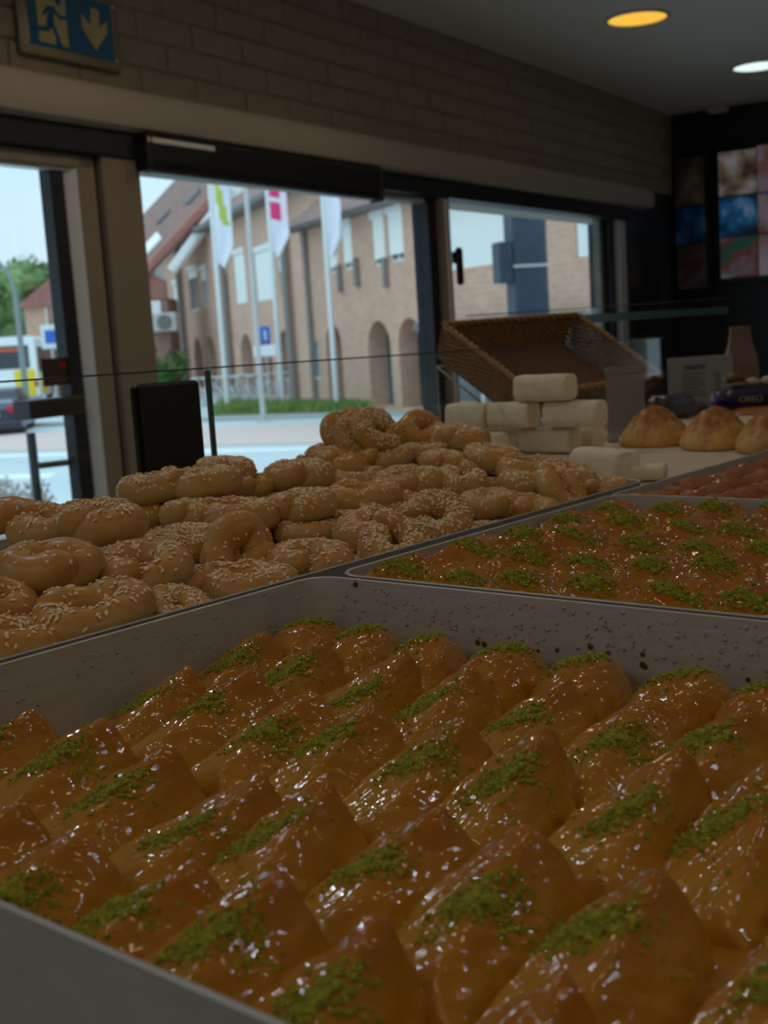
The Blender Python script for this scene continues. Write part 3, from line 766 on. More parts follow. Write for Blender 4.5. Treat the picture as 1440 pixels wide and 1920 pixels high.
# ------------------------------------------------------------------ baklava
def smin(vals, k):
    m = min(vals)
    return m - k * math.log(sum(math.exp(-(v - m) / k) for v in vals))
def baklava_shape(seed, hp=0.049, wid=0.061, length=0.102, peak=1.0, round_top=False):
    r = random.Random(seed)
    xp = 0.007 + r.uniform(-.005, .005)
    yp = length - 0.016 + r.uniform(-.004, .003)
    sl, fr = r.uniform(.20, .36), r.uniform(.32, .40)
    off = Vector((seed * 3.7, seed * 1.3, 0))
    hw = wid / 2
    def H(x, y):
        if round_top:
            a = (x / hw); b = (y - length / 2) / (length / 2)
            e = max(0.0, 1 - abs(a) ** 2.4 - abs(b) ** 2.8)
            h = hp * .92 * e ** .42
        else:
            d = hp
            if peak < 1:
                q = -.010
                pl = [d - .55 * (x - q) + .24 * (y - yp), d + 1.5 * (x - q) + .10 * (y - yp) + .002, d - 3.2 * (y - yp) + .002,
                      3.0 * (hw - x), 3.2 * (hw + x) + .001, 2.4 * y + .001 + .010 * math.cos(x / hw * 1.2), hp * (.62 + .38 * peak)]
            else:
                pl = [d + sl * (x - xp) + fr * (y - yp), d - 1.35 * (x - xp) + .26 * (y - yp) + .002, d - 3.2 * (y - yp) + .002,
                      3.0 * (hw - x), 3.2 * (hw + x) + .001, 1.9 * y + .003 + .010 * math.cos(x / hw * 1.2),
                      d + fr * .75 * (y - yp) + 1.25 * (x - xp + .45 * (yp - y) + .006)]
            h = smin(pl, .0019)
        if h > .002:
            p = Vector((x * 55, y * 38, 0)) + off
            h += .0030 * noise.noise(p) + .0016 * noise.noise(p * 2.3) + .0007 * noise.noise(p * 5) 
            w = noise.noise(Vector((x * 30, y * 25, 3)) + off) * 2
            h += .00055 * math.sin((x * 1.0 - y * .5) * 900 + w * 5)
        return max(h, 0)
    return H, hw, length
def baklava_meshes(seed, nx, ny, m, **k):
    H, hw, L = baklava_shape(seed, **k)
    mb = MB()
    vs, fs = [], []
    for j in range(ny + 1):
        for i in range(nx + 1):
            u = -1 + 2 * i / nx; v = j / ny
            x = hw * (math.copysign(abs(u) ** .8, u)); y = L * (v ** 1.0)
            # narrower towards the peak at the back, with ragged layered flanks
            wv = 1 - .28 * max(0, (v - .45) / .55) ** 1.5
            x2 = x * wv
            z = H(x, y)
            if abs(u) > .8 or v > .92:
                x2 += .0012 * math.sin(z * 1600 + seed); y += .0008 * math.sin(z * 1900 + i)
            vs.append((x2, y, z))
    st_ = nx + 1
    for j in range(ny):
        for i in range(nx):
            a = j * st_ + i
            fs.append((a, a + 1, a + st_ + 1, a + st_))
    b = len(vs)
    edge = [i for i in range(st_)] + [j * st_ + nx for j in range(1, ny + 1)] + [ny * st_ + i for i in range(nx - 1, -1, -1)] + [j * st_ for j in range(ny - 1, 0, -1)]
    for e in edge:
        vs.append((vs[e][0] * .97, vs[e][1], -.0008))
    n = len(edge)
    for i in range(n):
        fs.append((edge[i], b + i, b + (i + 1) % n, edge[(i + 1) % n]))
    fs.append(tuple(b + i for i in range(n))[::-1])
    mb.add(vs, fs)
    body = mb.mesh('baklava', m, 75)
    # pistachio crumbs lying on the slope
    r = random.Random(seed + 50)
    pm = MB()
    ccx, ccy = r.uniform(-.007, .006), L * (.50 if k.get('round_top') else .46) + r.uniform(-.006, .008)
    ang = r.uniform(.5, 1.2)
    cnt = 520
    for c in range(cnt):
        a, d = r.uniform(0, 2 * PI), abs(r.gauss(0, .5))
        px, py = d * .024 * math.cos(a), d * .0115 * math.sin(a)
        if c < 22:
            px, py = r.uniform(-hw, hw) * .9, r.uniform(-.45, .45) * L
        x = ccx + px * math.cos(ang) - py * math.sin(ang); y = ccy + px * math.sin(ang) + py * math.cos(ang)
        if abs(x) > hw * .93 or not (.003 < y < L * .97): continue
        v = y / L
        wv = 1 - .28 * max(0, (v - .45) / .55) ** 1.5
        z = H(x, y) + r.uniform(0, .0009)
        s = r.uniform(.0008, .0018) * (1.0 if d < .9 else .8)
        q = Matrix.Translation((x * wv, y, z)) @ Matrix.Rotation(r.uniform(0, 6), 4, Vector((r.gauss(0, 1), r.gauss(0, 1), r.gauss(0, 1))).normalized())
        e = [s * r.uniform(.7, 1.3) for _ in range(3)]
        pm.add([(e[0], 0, 0), (-e[0], 0, 0), (0, e[1], 0), (0, -e[1], 0), (0, 0, e[2]), (0, 0, -e[2])],
               [(0, 2, 4), (2, 1, 4), (1, 3, 4), (3, 0, 4), (2, 0, 5), (1, 2, 5), (3, 1, 5), (0, 3, 5)], q)
    pis = pm.mesh('pistachio_crumbs', M['pistachio'])
    return body, pis
def put_baklava(var, loc, rz, tilt, label, group, sc=(1, 1, 1)):
    o = link('baklava', var[0], None, loc, rz)
    o.rotation_euler = (tilt[0], tilt[1], rz)
    o.scale = sc
    tag(o, label, 'pastry', group)
    p = link('pistachio_crumbs', var[1], o)
    stuff(p)
    p['label'] = 'green ground pistachio'
    return o
A = [baklava_meshes(s, 40, 46, M['filo']) for s in range(1, 8)]
AR = [baklava_meshes(s, 36, 40, M['filo'], hp=.050, length=.082, round_top=True) for s in range(21, 24)]
rng = random.Random(5)
rowy = [0.590, 0.502, 0.414, 0.310, 0.216]     # front ends of the pieces, far row first; the peak stands about 86 mm behind
for ri, y in enumerate(rowy):
    for ci in range(11 if ri > 2 else 10):
        x = -0.606 + 0.0567 * ci
        if ri == 0:
            var, loc = AR[(ci * 2) % 3], (x + rng.uniform(-.003, .003), y - .002, TZ0 + .002)
            o = put_baklava(var, loc, rng.uniform(-.25, .25), (0, 0), '', 'baklava triangles in the nearest tray')
        else:
            
            var = A[(ci * 3 + ri * 2) % 7]
            loc = (x + rng.uniform(-.004, .004), y + rng.uniform(-.005, .005) - (.0 if ri < 4 else 0), TZ0 + .002)
            o = put_baklava(var, loc, rng.uniform(-.13, .13), (rng.uniform(-.02, .03), rng.uniform(-.04, .04)), '', 'baklava triangles in the nearest tray', (rng.uniform(.98, 1.05), rng.uniform(.97, 1.04), rng.uniform(.93, 1.10)))
        rowname = ['back row', 'second row from its back', 'middle row', 'second row from its front', 'front row'][ri]
        o['label'] = f'baklava in the nearest tray, {rowname}, {ordinal(ci)} from its left wall'
B = [baklava_meshes(s, 30, 34, M['filo_dark'], hp=.036, length=.094, peak=.35) for s in range(31, 36)]
for ri in range(5):
    for ci in range(10):
        x = -0.603 + 0.0565 * ci
        y = 0.696 + 0.0845 * ri
        if ri == 4: y -= .004
        o = put_baklava(B[(ci * 2 + ri * 3) % 5], (x + rng.uniform(-.003, .003), y + rng.uniform(-.003, .003), TZ0 + .040), rng.uniform(-.15, .15), (0, rng.uniform(-.05, .05)),
                        f'browner baklava in the second tray, {ordinal(ri)} row from its front, {ordinal(ci)} from its left wall', 'baklava pieces in the second tray', (1, .93, rng.uniform(1.05, 1.3)))
# bed of syrup-soaked crumbs under the second tray's pieces
stuff(obj('syrup_bed', MB().box(-.292, .292, -.21, .21, .002, .0350), M['filo_dark'], tr2))

stuff(obj('syrup_bed', MB().box(-.29, .29, -.222, .222, .002, .009), M['filo_dark'], tr1))
# third tray: small dark glossy pastries packed edge to edge
def nugget(seed):
    r = random.Random(seed)
    off = Vector((seed * 2.1, seed, 0))
    mb = MB()
    nu, nv = 12, 7
    rings = []
    for j in range(nv):
        th = PI / 2 * j / (nv - .6)
        ring = []
        for i in range(nu):
            a = 2 * PI * i / nu
            c, s = math.cos(a), math.sin(a)
            e = (abs(c) ** 3 + abs(s) ** 3) ** (-1 / 3)
            rr = math.cos(th) ** .6
            x, y, z = .0235 * e * rr * c, .0215 * e * rr * s, .022 * math.sin(th) ** .7
            w = 1 + .16 * noise.noise(Vector((x * 90, y * 90, z * 90)) + off)
            ring.append((x * w, y * w, z * (1 + .14 * noise.noise(Vector((x * 120, y * 120, 9)) + off))))
        rings.append(ring)
    mb.loft(rings)
    return mb.mesh('syrup_pastry', M['syrup'], 80)
NG = [nugget(s) for s in range(5)]
for j in range(13):
    for i in range(10):
        x, y = -0.618 + i * .0425, 1.166 + j * .0385
        if x > -0.18: continue
        o = link('syrup_pastry', NG[rng.randrange(5)], None, (x + rng.uniform(-.002, .002), y + rng.uniform(-.002, .002), TZ0 + .044), rng.choice([0, PI]) + rng.uniform(-.1, .1))
        o.scale = (1, 1, rng.uniform(.9, 1.12))
        tag(o, f'dark glossy syrup pastry, third tray, {ordinal(j)} row from the front, {ordinal(i)} from its left wall', 'pastry', 'syrup pastries packed in the third tray')
stuff(obj('syrup_bed', MB().box(-.30, .30, -.272, .272, .002, .046), M['syrup'], tr3))

# ------------------------------------------------------------------ sesame rings
def ring_meshes(seed, R=.0200, tr=.0153, ex=1.1, ovl=.7, lump_=.16, dens=120):
    r = random.Random(seed)
    off = Vector((seed * 5.1, 0, seed))
    n, m = 46, 16
    a0 = r.uniform(0, 6)
    tot = 2 * PI + ovl
    vs, fs, fr = [], [], []
    for i in range(n):
        t = i / (n - 1)
        a = a0 + tot * t
        lift = .0
        rr = R
        if t < .12: lift = -.0035 * (1 - t / .12); rr = R - .003 * (1 - t / .12)
        if t > .84: k = (t - .84) / .16; lift = .0085 * k; rr = R + .005 * k
        c = Vector((ex * rr * math.cos(a), rr * math.sin(a) / ex ** .3, lift))
        tan = Vector((-ex * math.sin(a), math.cos(a) / ex ** .3, 0)).normalized()
        out = Vector((math.cos(a), math.sin(a), 0)); out = (out - tan * out.dot(tan)).normalized()
        e = min(t, 1 - t) * (n - 1)
        tap = min(1.0, (1 - (1 - min(1, e / 4.0)) ** 2) ** .5 + .02)
        thick = tr * (1 + lump_ * noise.noise(Vector((math.cos(a) * 1.1, math.sin(a) * 1.1, t * 1.5)) * 1.4 + off)) * tap
        fr.append((c, tan, out, thick))
        for k in range(m):
            th = 2 * PI * k / m
            d = out * math.cos(th) + UPV * (math.sin(th) * .93)
            p = c + d * thick
            p += d * (.0011 * noise.noise(p * 70 + off) + .0005 * noise.noise(p * 190 + off))
            p.z = max(p.z, -.0118 + .1 * (p.z + .0118))
            vs.append(p)
    for i in range(n - 1):
        for k in range(m):
            fs.append((i * m + k, (i + 1) * m + k, (i + 1) * m + (k + 1) % m, i * m + (k + 1) % m))
    fs.append(tuple(range(m))); fs.append(tuple((n - 1) * m + k for k in range(m))[::-1])
    body = MB().add(vs, fs).mesh('sesame_ring', M['dough'], 179)
    sm = MB()
    for s in range(dens):
        i = r.randrange(2, n - 2)
        c, tan, out, th_ = fr[i]
        ph = r.gauss(PI / 2, .62)
        d = out * math.cos(ph) + UPV * (math.sin(ph) * .93)
        p = c + d * (th_ + .0003)
        nrm = d.normalized()
        tg = (tan * math.cos(r.uniform(0, 6)) + nrm.cross(tan) * math.sin(r.uniform(0, 6))).normalized()
        bt = nrm.cross(tg).normalized()
        L, W, T = r.uniform(.0018, .0024), r.uniform(.0011, .0015), .0009
        X = Matrix((( tg.x, bt.x, nrm.x, p.x), (tg.y, bt.y, nrm.y, p.y), (tg.z, bt.z, nrm.z, p.z), (0, 0, 0, 1)))
        rings_ = []
        for (f, w) in ((-.95, .2), (-.55, .85), (.05, 1.0), (.6, .6), (1.0, .12)):
            rings_.append([(f * L, w * W * math.cos(q * PI / 3), w * T * math.sin(q * PI / 3)) for q in range(6)])
        sm.loft(rings_, X)
    return body, sm.mesh('sesame_seeds', M['sesame'], 60)
RV = [ring_meshes(1, R=.0235, tr=.0140, ex=1.0, ovl=.5, lump_=.08, dens=120), ring_meshes(2, ex=1.3, dens=170), ring_meshes(3, tr=.016, dens=230), ring_meshes(4, R=.0205, tr=.0150, ex=1.5, ovl=.9, lump_=.22, dens=160),
      ring_meshes(5, R=.021, ovl=.4, dens=300), ring_meshes(6, ex=1.35, tr=.0160, dens=34)]
RINGS = [
    # x, y, z, diameter scale, spin, tilt about the sight line across, roll, variant, label
    (-.98, .62, -.142, 1.0, .3, .10, .1, 5, 'plain golden ring at the far left edge, top of the left heap'),
    (-.92, .634, -.150, 1.08, 1.2, .2, -.05, 0, 'sesame ring at the top left, just right of the edge ring'),
    (-.87, .651, -.146, 1.16, 2.2, .12, .0, 3, 'long sesame ring lying on top of the left heap'),
    (-.80, .547, -.160, 1.0, .2, .34, .12, 5, 'nearly seedless pale ring under the long top ring, left heap'),
    (-.77, .472, -.172, .95, 4.0, .3, .5, 5, 'plain ring sloping down at the left edge, under the pale ring'),
    (-.712, .452, -.190, 1.05, 3.9, .05, .15, 1, 'sesame ring at the lower left corner, against the nearest tray'),
    (-.77, .612, -.172, 1.12, 3.6, .42, .05, 0, 'large sesame ring showing its hole, front of the left heap'),
    (-.702, .511, -.182, 1.12, .9, .30, .0, 3, 'big twisted sesame ring bent in the middle, front left by the tray'),
    (-.70, .585, -.196, .88, 5.0, .35, .2, 1, 'small sesame ring with browned end, by the nearest tray wall'),
    (-.85, .730, -.178, .95, 2.5, .3, 0, 4, 'densely seeded ring behind the large ring with the hole'),
    (-.79, .734, -.184, 1.0, 1.1, 1.05, .5, 5, 'upended ring showing its plain pale base, middle of the heap'),
    (-.712, .671, -.194, 1.05, 2.9, .18, 0, 1, 'sesame ring next to the nearest tray corner'),
    (-1.0, .816, -.144, 1.05, 5.2, .05, -.05, 2, 'seeded ring at the left end of the middle heap, top layer'),
    (-.96, .854, -.142, 1.05, 3.9, .1, .0, 1, 'seeded ring second from left in the top layer, before the black panel'),
    (-1.02, .938, -.141, 1.0, 1.0, .1, .1, 4, 'seeded ring behind the top layer, right of the black panel'),
    (-1.0, .806, -.169, .95, 2.0, 0, 0, 0, 'ring in the shade under the left end of the middle heap'),
    (-.93, .807, -.166, .9, 2.6, .05, .0, 2, 'small ring under the second top ring of the middle heap'),
    (-.89, .834, -.170, 1.05, 3.3, .15, .05, 1, 'long ring jutting out in the second layer, middle heap'),
    (-.86, .892, -.169, 1.05, 2.4, .12, -.1, 2, 'shiny ring right of the jutting ring, second layer'),
    (-.97, 1.005, -.155, 1.15, 3.0, .1, 0, 2, 'wide seeded ring at the right of the middle top layer'),
    (-1.0, .95, -.160, .9, 4.0, .1, 0, 0, 'ring half hidden between the black panel and the wide ring'),
    (-.86, .987, -.173, 1.05, .4, .15, 0, 3, 'twisted ring in the middle of the heap, right of the shiny ring'),
    (-.77, .889, -.188, 1.08, 1.5, .2, 0, 1, 'ring in the lower layer above the gap, middle of the heap'),
    (-.722, .755, -.190, 1.05, 3.5, .25, .05, 0, 'curved sesame ring standing before the dark gap, by the tray corner'),
    (-.714, .860, -.194, 1.0, 4.4, .55, .1, 4, 'ring thick with seeds leaning on the second tray wall'),
    (-.74, .961, -.186, 1.0, 5.6, .75, -.1, 4, 'most densely seeded ring, facing the camera by the second tray'),
    (-1.03, 1.155, -.120, .88, .5, .9, .4, 0, 'leftmost of the leaning rings on the far heap top'),
    (-1.0, 1.146, -.124, .9, 1.8, 1.0, .3, 1, 'middle of the leaning rings on the far heap top'),
    (-.975, 1.154, -.118, .95, 2.8, .8, .5, 4, 'rightmost of the leaning rings on the far heap top'),
    (-1.03, 1.128, -.146, .95, 4.2, .1, 0, 2, 'ring at the left end of the far heap, over the street view'),
    (-.99, 1.102, -.152, .95, 5.1, .2, .1, 5, 'pale ring low at the left of the far heap'),
    (-.96, 1.147, -.150, .98, 3.2, .2, 0, 0, 'ring under the leaning rings of the far heap'),
    (-.98, 1.249, -.128, .98, .9, .6, .45, 5, 'tilted ring with a knob at the peak of the far heap'),
    (-.93, 1.262, -.138, 1.1, 2.1, .15, .05, 3, 'large ring beside the peak ring, before the white sweets'),
    (-.95, 1.214, -.152, .92, 3.4, .1, 0, 4, 'small seeded ring under the peak of the far heap'),
    (-.90, 1.186, -.160, .92, 4.6, .15, .1, 1, 'ring under the large ring of the far heap'),
    (-.86, 1.235, -.160, 1.05, 5.5, .2, .1, 1, 'ring lying before the lower white sweets'),
    (-1.045, 1.10, -.160, .9, .2, 0, 0, 2, 'ring at the back, between the middle and far heaps'),
    (-.95, 1.084, -.168, .98, 1.4, .15, 0, 0, 'ring at the left foot of the far heap'),
    (-.88, 1.092, -.170, 1.0, 2.7, .45, -.1, 3, 'ring showing its hollow at the foot of the far heap'),
    (-.84, 1.135, -.175, .98, 3.8, .4, .1, 4, 'round seeded ring at the foot of the far heap'),
    (-.78, 1.189, -.181, 1.05, 4.9, .15, 0, 2, 'seeded ring at the right foot of the far heap'),
    (-.80, 1.225, -.172, 1.05, .6, .15, .1, 3, 'long ring before the fallen white sweet'),
    (-.752, 1.235, -.180, .92, 1.9, .2, .1, 1, 'ring at the far right, beside the fallen white sweet'),
    (-.712, 1.157, -.190, .9, 2.3, .5, .6, 5, 'browned ring leaning on the second tray wall'),
    (-.708, 1.235, -.192, .85, 3.1, .1, 0, 0, 'last small browned ring at the far right end of the heap'),
    (-.745, 1.06, -.186, .98, 4.1, .2, .05, 0, 'smooth ring in front of the far heap, by the second tray'),
    (-.708, 1.085, -.194, .85, 5.3, .3, .1, 5, 'small pale ring right of the smooth ring, by the second tray'),
    (-.705, .985, -.208, .92, .8, .15, 0, 4, 'low ring in the shade behind the second tray wall'),
]
RB = .0115     # from a ring's middle down to its flat base
def put_ring(x, y, z, d, spin, tilt, roll, v, label, group):
    X = Matrix.Translation((x, y, z)) @ Matrix.Rotation(YAW, 4, 'Z') @ Matrix.Rotation(tilt * (.55 if tilt < .5 else 1), 4, 'X') @ Matrix.Rotation(roll, 4, 'Y') @ Matrix.Rotation(spin, 4, 'Z') @ Matrix.Scale(d * .97, 4)
    o = link('sesame_ring', RV[v][0], None, X=X)
    tag(o, label, 'pastry', group)
    stuff(link('sesame_seeds', RV[v][1], o))
    return o
for a in RINGS:
    put_ring(*a, 'sesame rings heaped in the long tray')
# rings that carry the heap, glimpsed between the ones above
rng = random.Random(8)
taken = [Vector(a[:3]) for a in RINGS]
cnt = 0
for lay in range(3):
    z = TZ0 + .0135 + lay * .0235
    for j in range(15):
        for i in range(6):
            p = Vector((-1.055 + i * .071 + (lay % 2) * .02 + rng.uniform(-.006, .006), .30 + j * .068 + (i % 2) * .03 + rng.uniform(-.006, .006), z))
            if p.x > -.70 or p.y > 1.25: continue
            above = [t for t in taken if (t.xy - p.xy).length < .055 and t.z > p.z + .014]
            near = [t for t in taken if (t.xy - p.xy).length < .045 and abs(t.z - p.z) < .017]
            if not above or near: continue
            taken.append(p)
            put_ring(p.x, p.y, p.z, .95, rng.uniform(0, 6), rng.uniform(-.06, .06), rng.uniform(-.06, .06), rng.randrange(5), 'sesame ring low in the heap, mostly hidden by the rings above it', 'rings under the heap')

# ------------------------------------------------------------------ white sweets
def sweet(seed, L=.094, ry=.021, rz=.0205):
    r = random.Random(seed)
    off = Vector((seed * 4, 0, 0))
    rings = []
    for (u, k) in ((-1, .80), (-.985, .90), (-.93, .985), (-.8, 1), (-.4, 1.0), (0, 1.0), (.4, 1.0), (.8, 1), (.93, .985), (.985, .90), (1, .80)):
        ring = []
        for i in range(28):
            a = 2 * PI * i / 28
            c, s = math.cos(a), math.sin(a)
            e = (abs(c) ** 4 + abs(s) ** 4) ** -.25
            y, z = ry * e * c * k, rz * e * s * k
            p = Vector((u * L / 2, y, z))
            p += Vector((0, c, s)) * .0011 * noise.noise(p * 60 + off)
            ring.append(tuple(p))
        rings.append(ring)
    return MB().loft(rings).mesh('white_sweet', M['sugar'], 50)
SW = [sweet(s) for s in range(3)]
SWEETS = [(-1.135, 1.665, -.1825, .0, .85, 'white sweet, left end of the bottom row of the stack'),
          (-1.040, 1.652, -.1825, .03, 1.0, 'white sweet, front middle of the bottom row of the stack'),
          (-1.022, 1.715, -.1825, -.05, .75, 'white sweet, right end of the bottom row of the stack'),
          (-1.172, 1.625, -.1405, .02, .80, 'white sweet, left end of the second row of the stack'),
          (-1.090, 1.628, -.1405, -.03, .84, 'white sweet, middle of the second row of the stack'),
          (-.985, 1.64, -.1405, .06, 1.0, 'white sweet, right end of the second row of the stack'),
          (-1.030, 1.630, -.0985, .03, 1.0, 'white sweet alone on top of the stack'),
          (-1.115, 1.560, -.1825, .05, 1.0, 'white sweet lying before the stack, behind the sesame rings'),
          (-.785, 1.375, -.1828, -.35, 1.0, 'fallen white sweet by the tray edge, right of the rings'),
          (-.730, 1.385, -.1925, .35, .5, 'short piece of white sweet lying flat by the tray edge')]
for k, (x, y, z, a, l, lab) in enumerate(SWEETS):
    o = link('white_sweet', SW[k % 3], None, (x, y, z), a)
    o.scale = (l, 1, .5 if l == .5 else 1)
    tag(o, lab, 'sweet', 'powdered white sweets in the lined tray')

# domed pastries
def dome(seed):
    off = Vector((seed * 3, 1, 0))
    rings = []
    for (r, z) in [(.052, 0), (.056, .004), (.055, .012), (.050, .022), (.041, .034), (.030, .047), (.018, .057), (.007, .062), (.001, .063)]:
        ring = []
        for i in range(36):
            a = 2 * PI * i / 36
            k = 1 + .075 * math.sin(a * 11 + z * 120 + seed) * (.3 + z / .05) + .09 * noise.noise(Vector((math.cos(a) * 1.6, math.sin(a) * 1.6, z * 40)) + off)
            ring.append((r * k * math.cos(a), r * k * math.sin(a), z * (1 + .06 * noise.noise(Vector((math.cos(a), math.sin(a), 5)) + off))))
        rings.append(ring)
    return MB().loft(rings).mesh('domed_pastry', M['dome'], 70)
for k, (x, y, lab) in enumerate([(-.925, 1.785, 'golden domed pastry right of the white sweets, leftmost in its row'), (-.805, 1.75, 'golden domed pastry with dark top, middle of its row'), (-.70, 1.715, 'golden domed pastry cut by the right picture edge')]):
    tag(obj('domed_pastry', MB(), M['dome']), lab, 'pastry', 'domed pastries on the lined tray')
    o = [q for q in COL.objects if q.name.startswith('domed_pastry')][-1]
    o.data = dome(k)
    o.location = (x, y, -.2034)

# ------------------------------------------------------------------ wicker basket, tilted towards the front
def basket():
    A_, B_, D_ = Vector((-1.385, 1.85, .007)), Vector((-1.385, 2.33, .012)), Vector((-1.19, 1.85, -.128))
    ex = (B_ - A_).normalized(); ey = (D_ - A_).normalized(); ez = ex.cross(ey).normalized()
    if ez.z < 0: ez = -ez
    L, W, H = (B_ - A_).length, (D_ - A_).length, .062
    X = Matrix(((ex.x, ey.x, ez.x, A_.x), (ex.y, ey.y, ez.y, A_.y), (ex.z, ey.z, ez.z, A_.z), (0, 0, 0, 1)))
    t = thing('wicker_basket', 'brown wicker basket tilted on its side behind the white sweets', 'basket', X=X)
    ins = .012
    c = [(ins, ins), (L - ins, ins), (L - ins, W - ins), (ins, W - ins)]
    o_ = [(0, 0), (L, 0), (L, W), (0, W)]
    obj('basket_floor', MB().box(ins, L - ins, ins, W - ins, -H - .003, -H), M['wicker_floor'], t)
    # upright stakes and woven strands round the four sides
    stakes, weave = MB(), MB()
    P = []
    for k in range(4):
        a, b = o_[k], o_[(k + 1) % 4]
        n = int(math.hypot(b[0] - a[0], b[1] - a[1]) / .011)
        for i in range(n):
            P.append((k, i / n))
    def at(k, u, h):      # h 0 at the rim, 1 at the floor
        a, b = Vector(o_[k]).lerp(Vector(c[k]), h), Vector(o_[(k + 1) % 4]).lerp(Vector(c[(k + 1) % 4]), h)
        p = a.lerp(b, u)
        return Vector((p.x, p.y, -H * h))
    for (k, u) in P:
        stakes.tube([at(k, u, 0), at(k, u, 1)], .0021, 5)
    nrow = 14
    for r_ in range(nrow):
        h = (r_ + .6) / (nrow + .2)
        pts = []
        for idx, (k, u) in enumerate(P):
            p = at(k, u, h)
            out = (Vector((L / 2, W / 2, p.z)) - p)
            nn = [Vector((0, -1, 0)), Vector((1, 0, 0)), Vector((0, 1, 0)), Vector((-1, 0, 0))][k]
            pts.append(p + nn * (.0026 if (idx + r_) % 2 else -.0026))
        weave.tube(pts, .0022, 4, closed=True)
    stuff(obj('stakes', stakes, M['wicker'], t, smooth=60))
    stuff(obj('woven_strands', weave, M['wicker'], t, smooth=60))
    rim = MB()
    for ph in (0, PI):
        pts = []
        for k in range(4):
            for i in range(40):
                p = at(k, i / 40, 0)
                nn = [Vector((0, -1, 0)), Vector((1, 0, 0)), Vector((0, 1, 0)), Vector((-1, 0, 0))][k]
                w = i / 40 * 2 * PI * 9 + ph
                pts.append(p + nn * .0032 * math.cos(w) + Vector((0, 0, .003 + .0032 * math.sin(w))))
        rim.tube(pts, .0042, 6, closed=True)
    obj('braided_rim', rim, M['wicker_rim'], t, smooth=60)
    return t, X, L, W, H
bk, BX, BL, BW, BH = basket()
# stand that holds the basket at its slant
st_ = thing('basket_stand', 'low silver wire stand holding up the tilted wicker basket', 'stand', (-1.33, 2.06, -.242))
sm_ = MB()
for yy in (-.16, .16):
    sm_.tube([(-.112, yy, .003), (-.112, yy, .172), (.066, yy, .045), (.066, yy, .003), (-.112, yy, .003)], .003, 6)
sm_.tube([(-.112, -.16, .172), (-.112, .16, .172)], .003, 6).tube([(.066, -.16, .045), (.066, .16, .045)], .003, 6)
obj('wire_frame', sm_, M['silver'], st_, smooth=60)

# wrapped loaf lying in the basket: crinkled clear bag, brown bread inside
bw = thing('wrapped_bread', 'brown bread in crinkled clear plastic inside the wicker basket', 'bread', X=BX @ Matrix.Translation((.16, BW - .055, -BH + .001)) @ Matrix.Rotation(.5, 4, 'Z'))
def lump(rx, ry, rz, seed, amp, nu=20, nv=10, freq=30):
    off = Vector((seed, seed * 2.3, 0)); rings = []
    for j in range(nv + 1):
        th = -PI / 2 + PI * (j + .15) / (nv + .3)
        ring = []
        for i in range(nu):
            a = 2 * PI * i / nu
            p = Vector((rx * math.cos(th) * math.cos(a), ry * math.cos(th) * math.sin(a), rz * math.sin(th)))
            p *= 1 + amp * noise.noise(p * freq + off)
            p.z += rz
            ring.append(tuple(p))
        rings.append(ring)
    return MB().loft(rings)
obj('loaf', lump(.036, .022, .016, 3, .12), M['dome'], bw, smooth=70)
obj('clear_bag', lump(.043, .028, .021, 7, .35, 24, 12, 45), M['plastic_clear'], bw)

# frosted price tag, card, paper bag, packets at the right
tg_ = thing('price_tag', 'frosted blank plastic price tag standing right of the white sweets', 'tag', (-1.0, 1.83, -.2034), rad(42))
obj('plate', MB().box(-.032, .032, -.0015, .0015, .012, .122, .001), M['tag'], tg_)
obj('holder', MB().box(-.034, .034, -.003, .003, .112, .124, .001), M['tag'], tg_)
obj('foot', MB().box(-.034, .034, -.013, .013, 0, .013, .003), M['tag'], tg_)
cd = thing('info_card', 'white printed card with a dark heading standing behind the domed pastries', 'sign', (-1.325, 2.80, -.242), rad(42))
obj('card', MB().box(-.080, .080, -.002, .002, 0, .139, .001), M['card'], cd)
obj('printed_heading', MB().box(-.040, .012, -.0032, -.0018, .108, .119), M['ink'], cd)
for r_ in range(7):
    z = .096 - r_ * .0085
    obj('printed_line', MB().box(-.045, .010 - .012 * (r_ % 3 == 1), -.0032, -.0018, z, z + .0028), M['ink'], cd)
    if r_ < 6:
        obj('printed_price', MB().box(.034, .046 + .003 * (r_ % 2), -.0032, -.0018, z, z + .0036), M['ink'], cd)
obj('easel', MB().prism([(.002, 0), (.055, 0), (.002, .10)], -.01, .01, 'x'), M['card'], cd)
# paper bag
pb = thing('paper_bag', 'brown paper bag standing behind the packets, narrowed at its top', 'bag', (-1.335, 3.06, -.242), rad(40))
rings = []
for (z, wx, wy) in [(0, .040, .026), (.01, .041, .027), (.09, .040, .026), (.125, .037, .02), (.155, .030, .010), (.185, .026, .004), (.192, .025, .003)]:
    rings.append([(wx * sx, wy * sy + .002 * math.sin(z * 90 + sx), z) for sx, sy in ((-1, -1), (-.3, -1.05), (.3, -.95), (1, -1), (1.03, 0), (1, 1), (.3, 1), (-.3, 1), (-1, 1), (-1.03, 0))])
obj('bag_body', MB().loft(rings), M['kraft'], pb, smooth=30)
obj('folded_top', MB().box(-.026, .026, -.006, .006, .180, .202, .002), M['kraft'], pb)
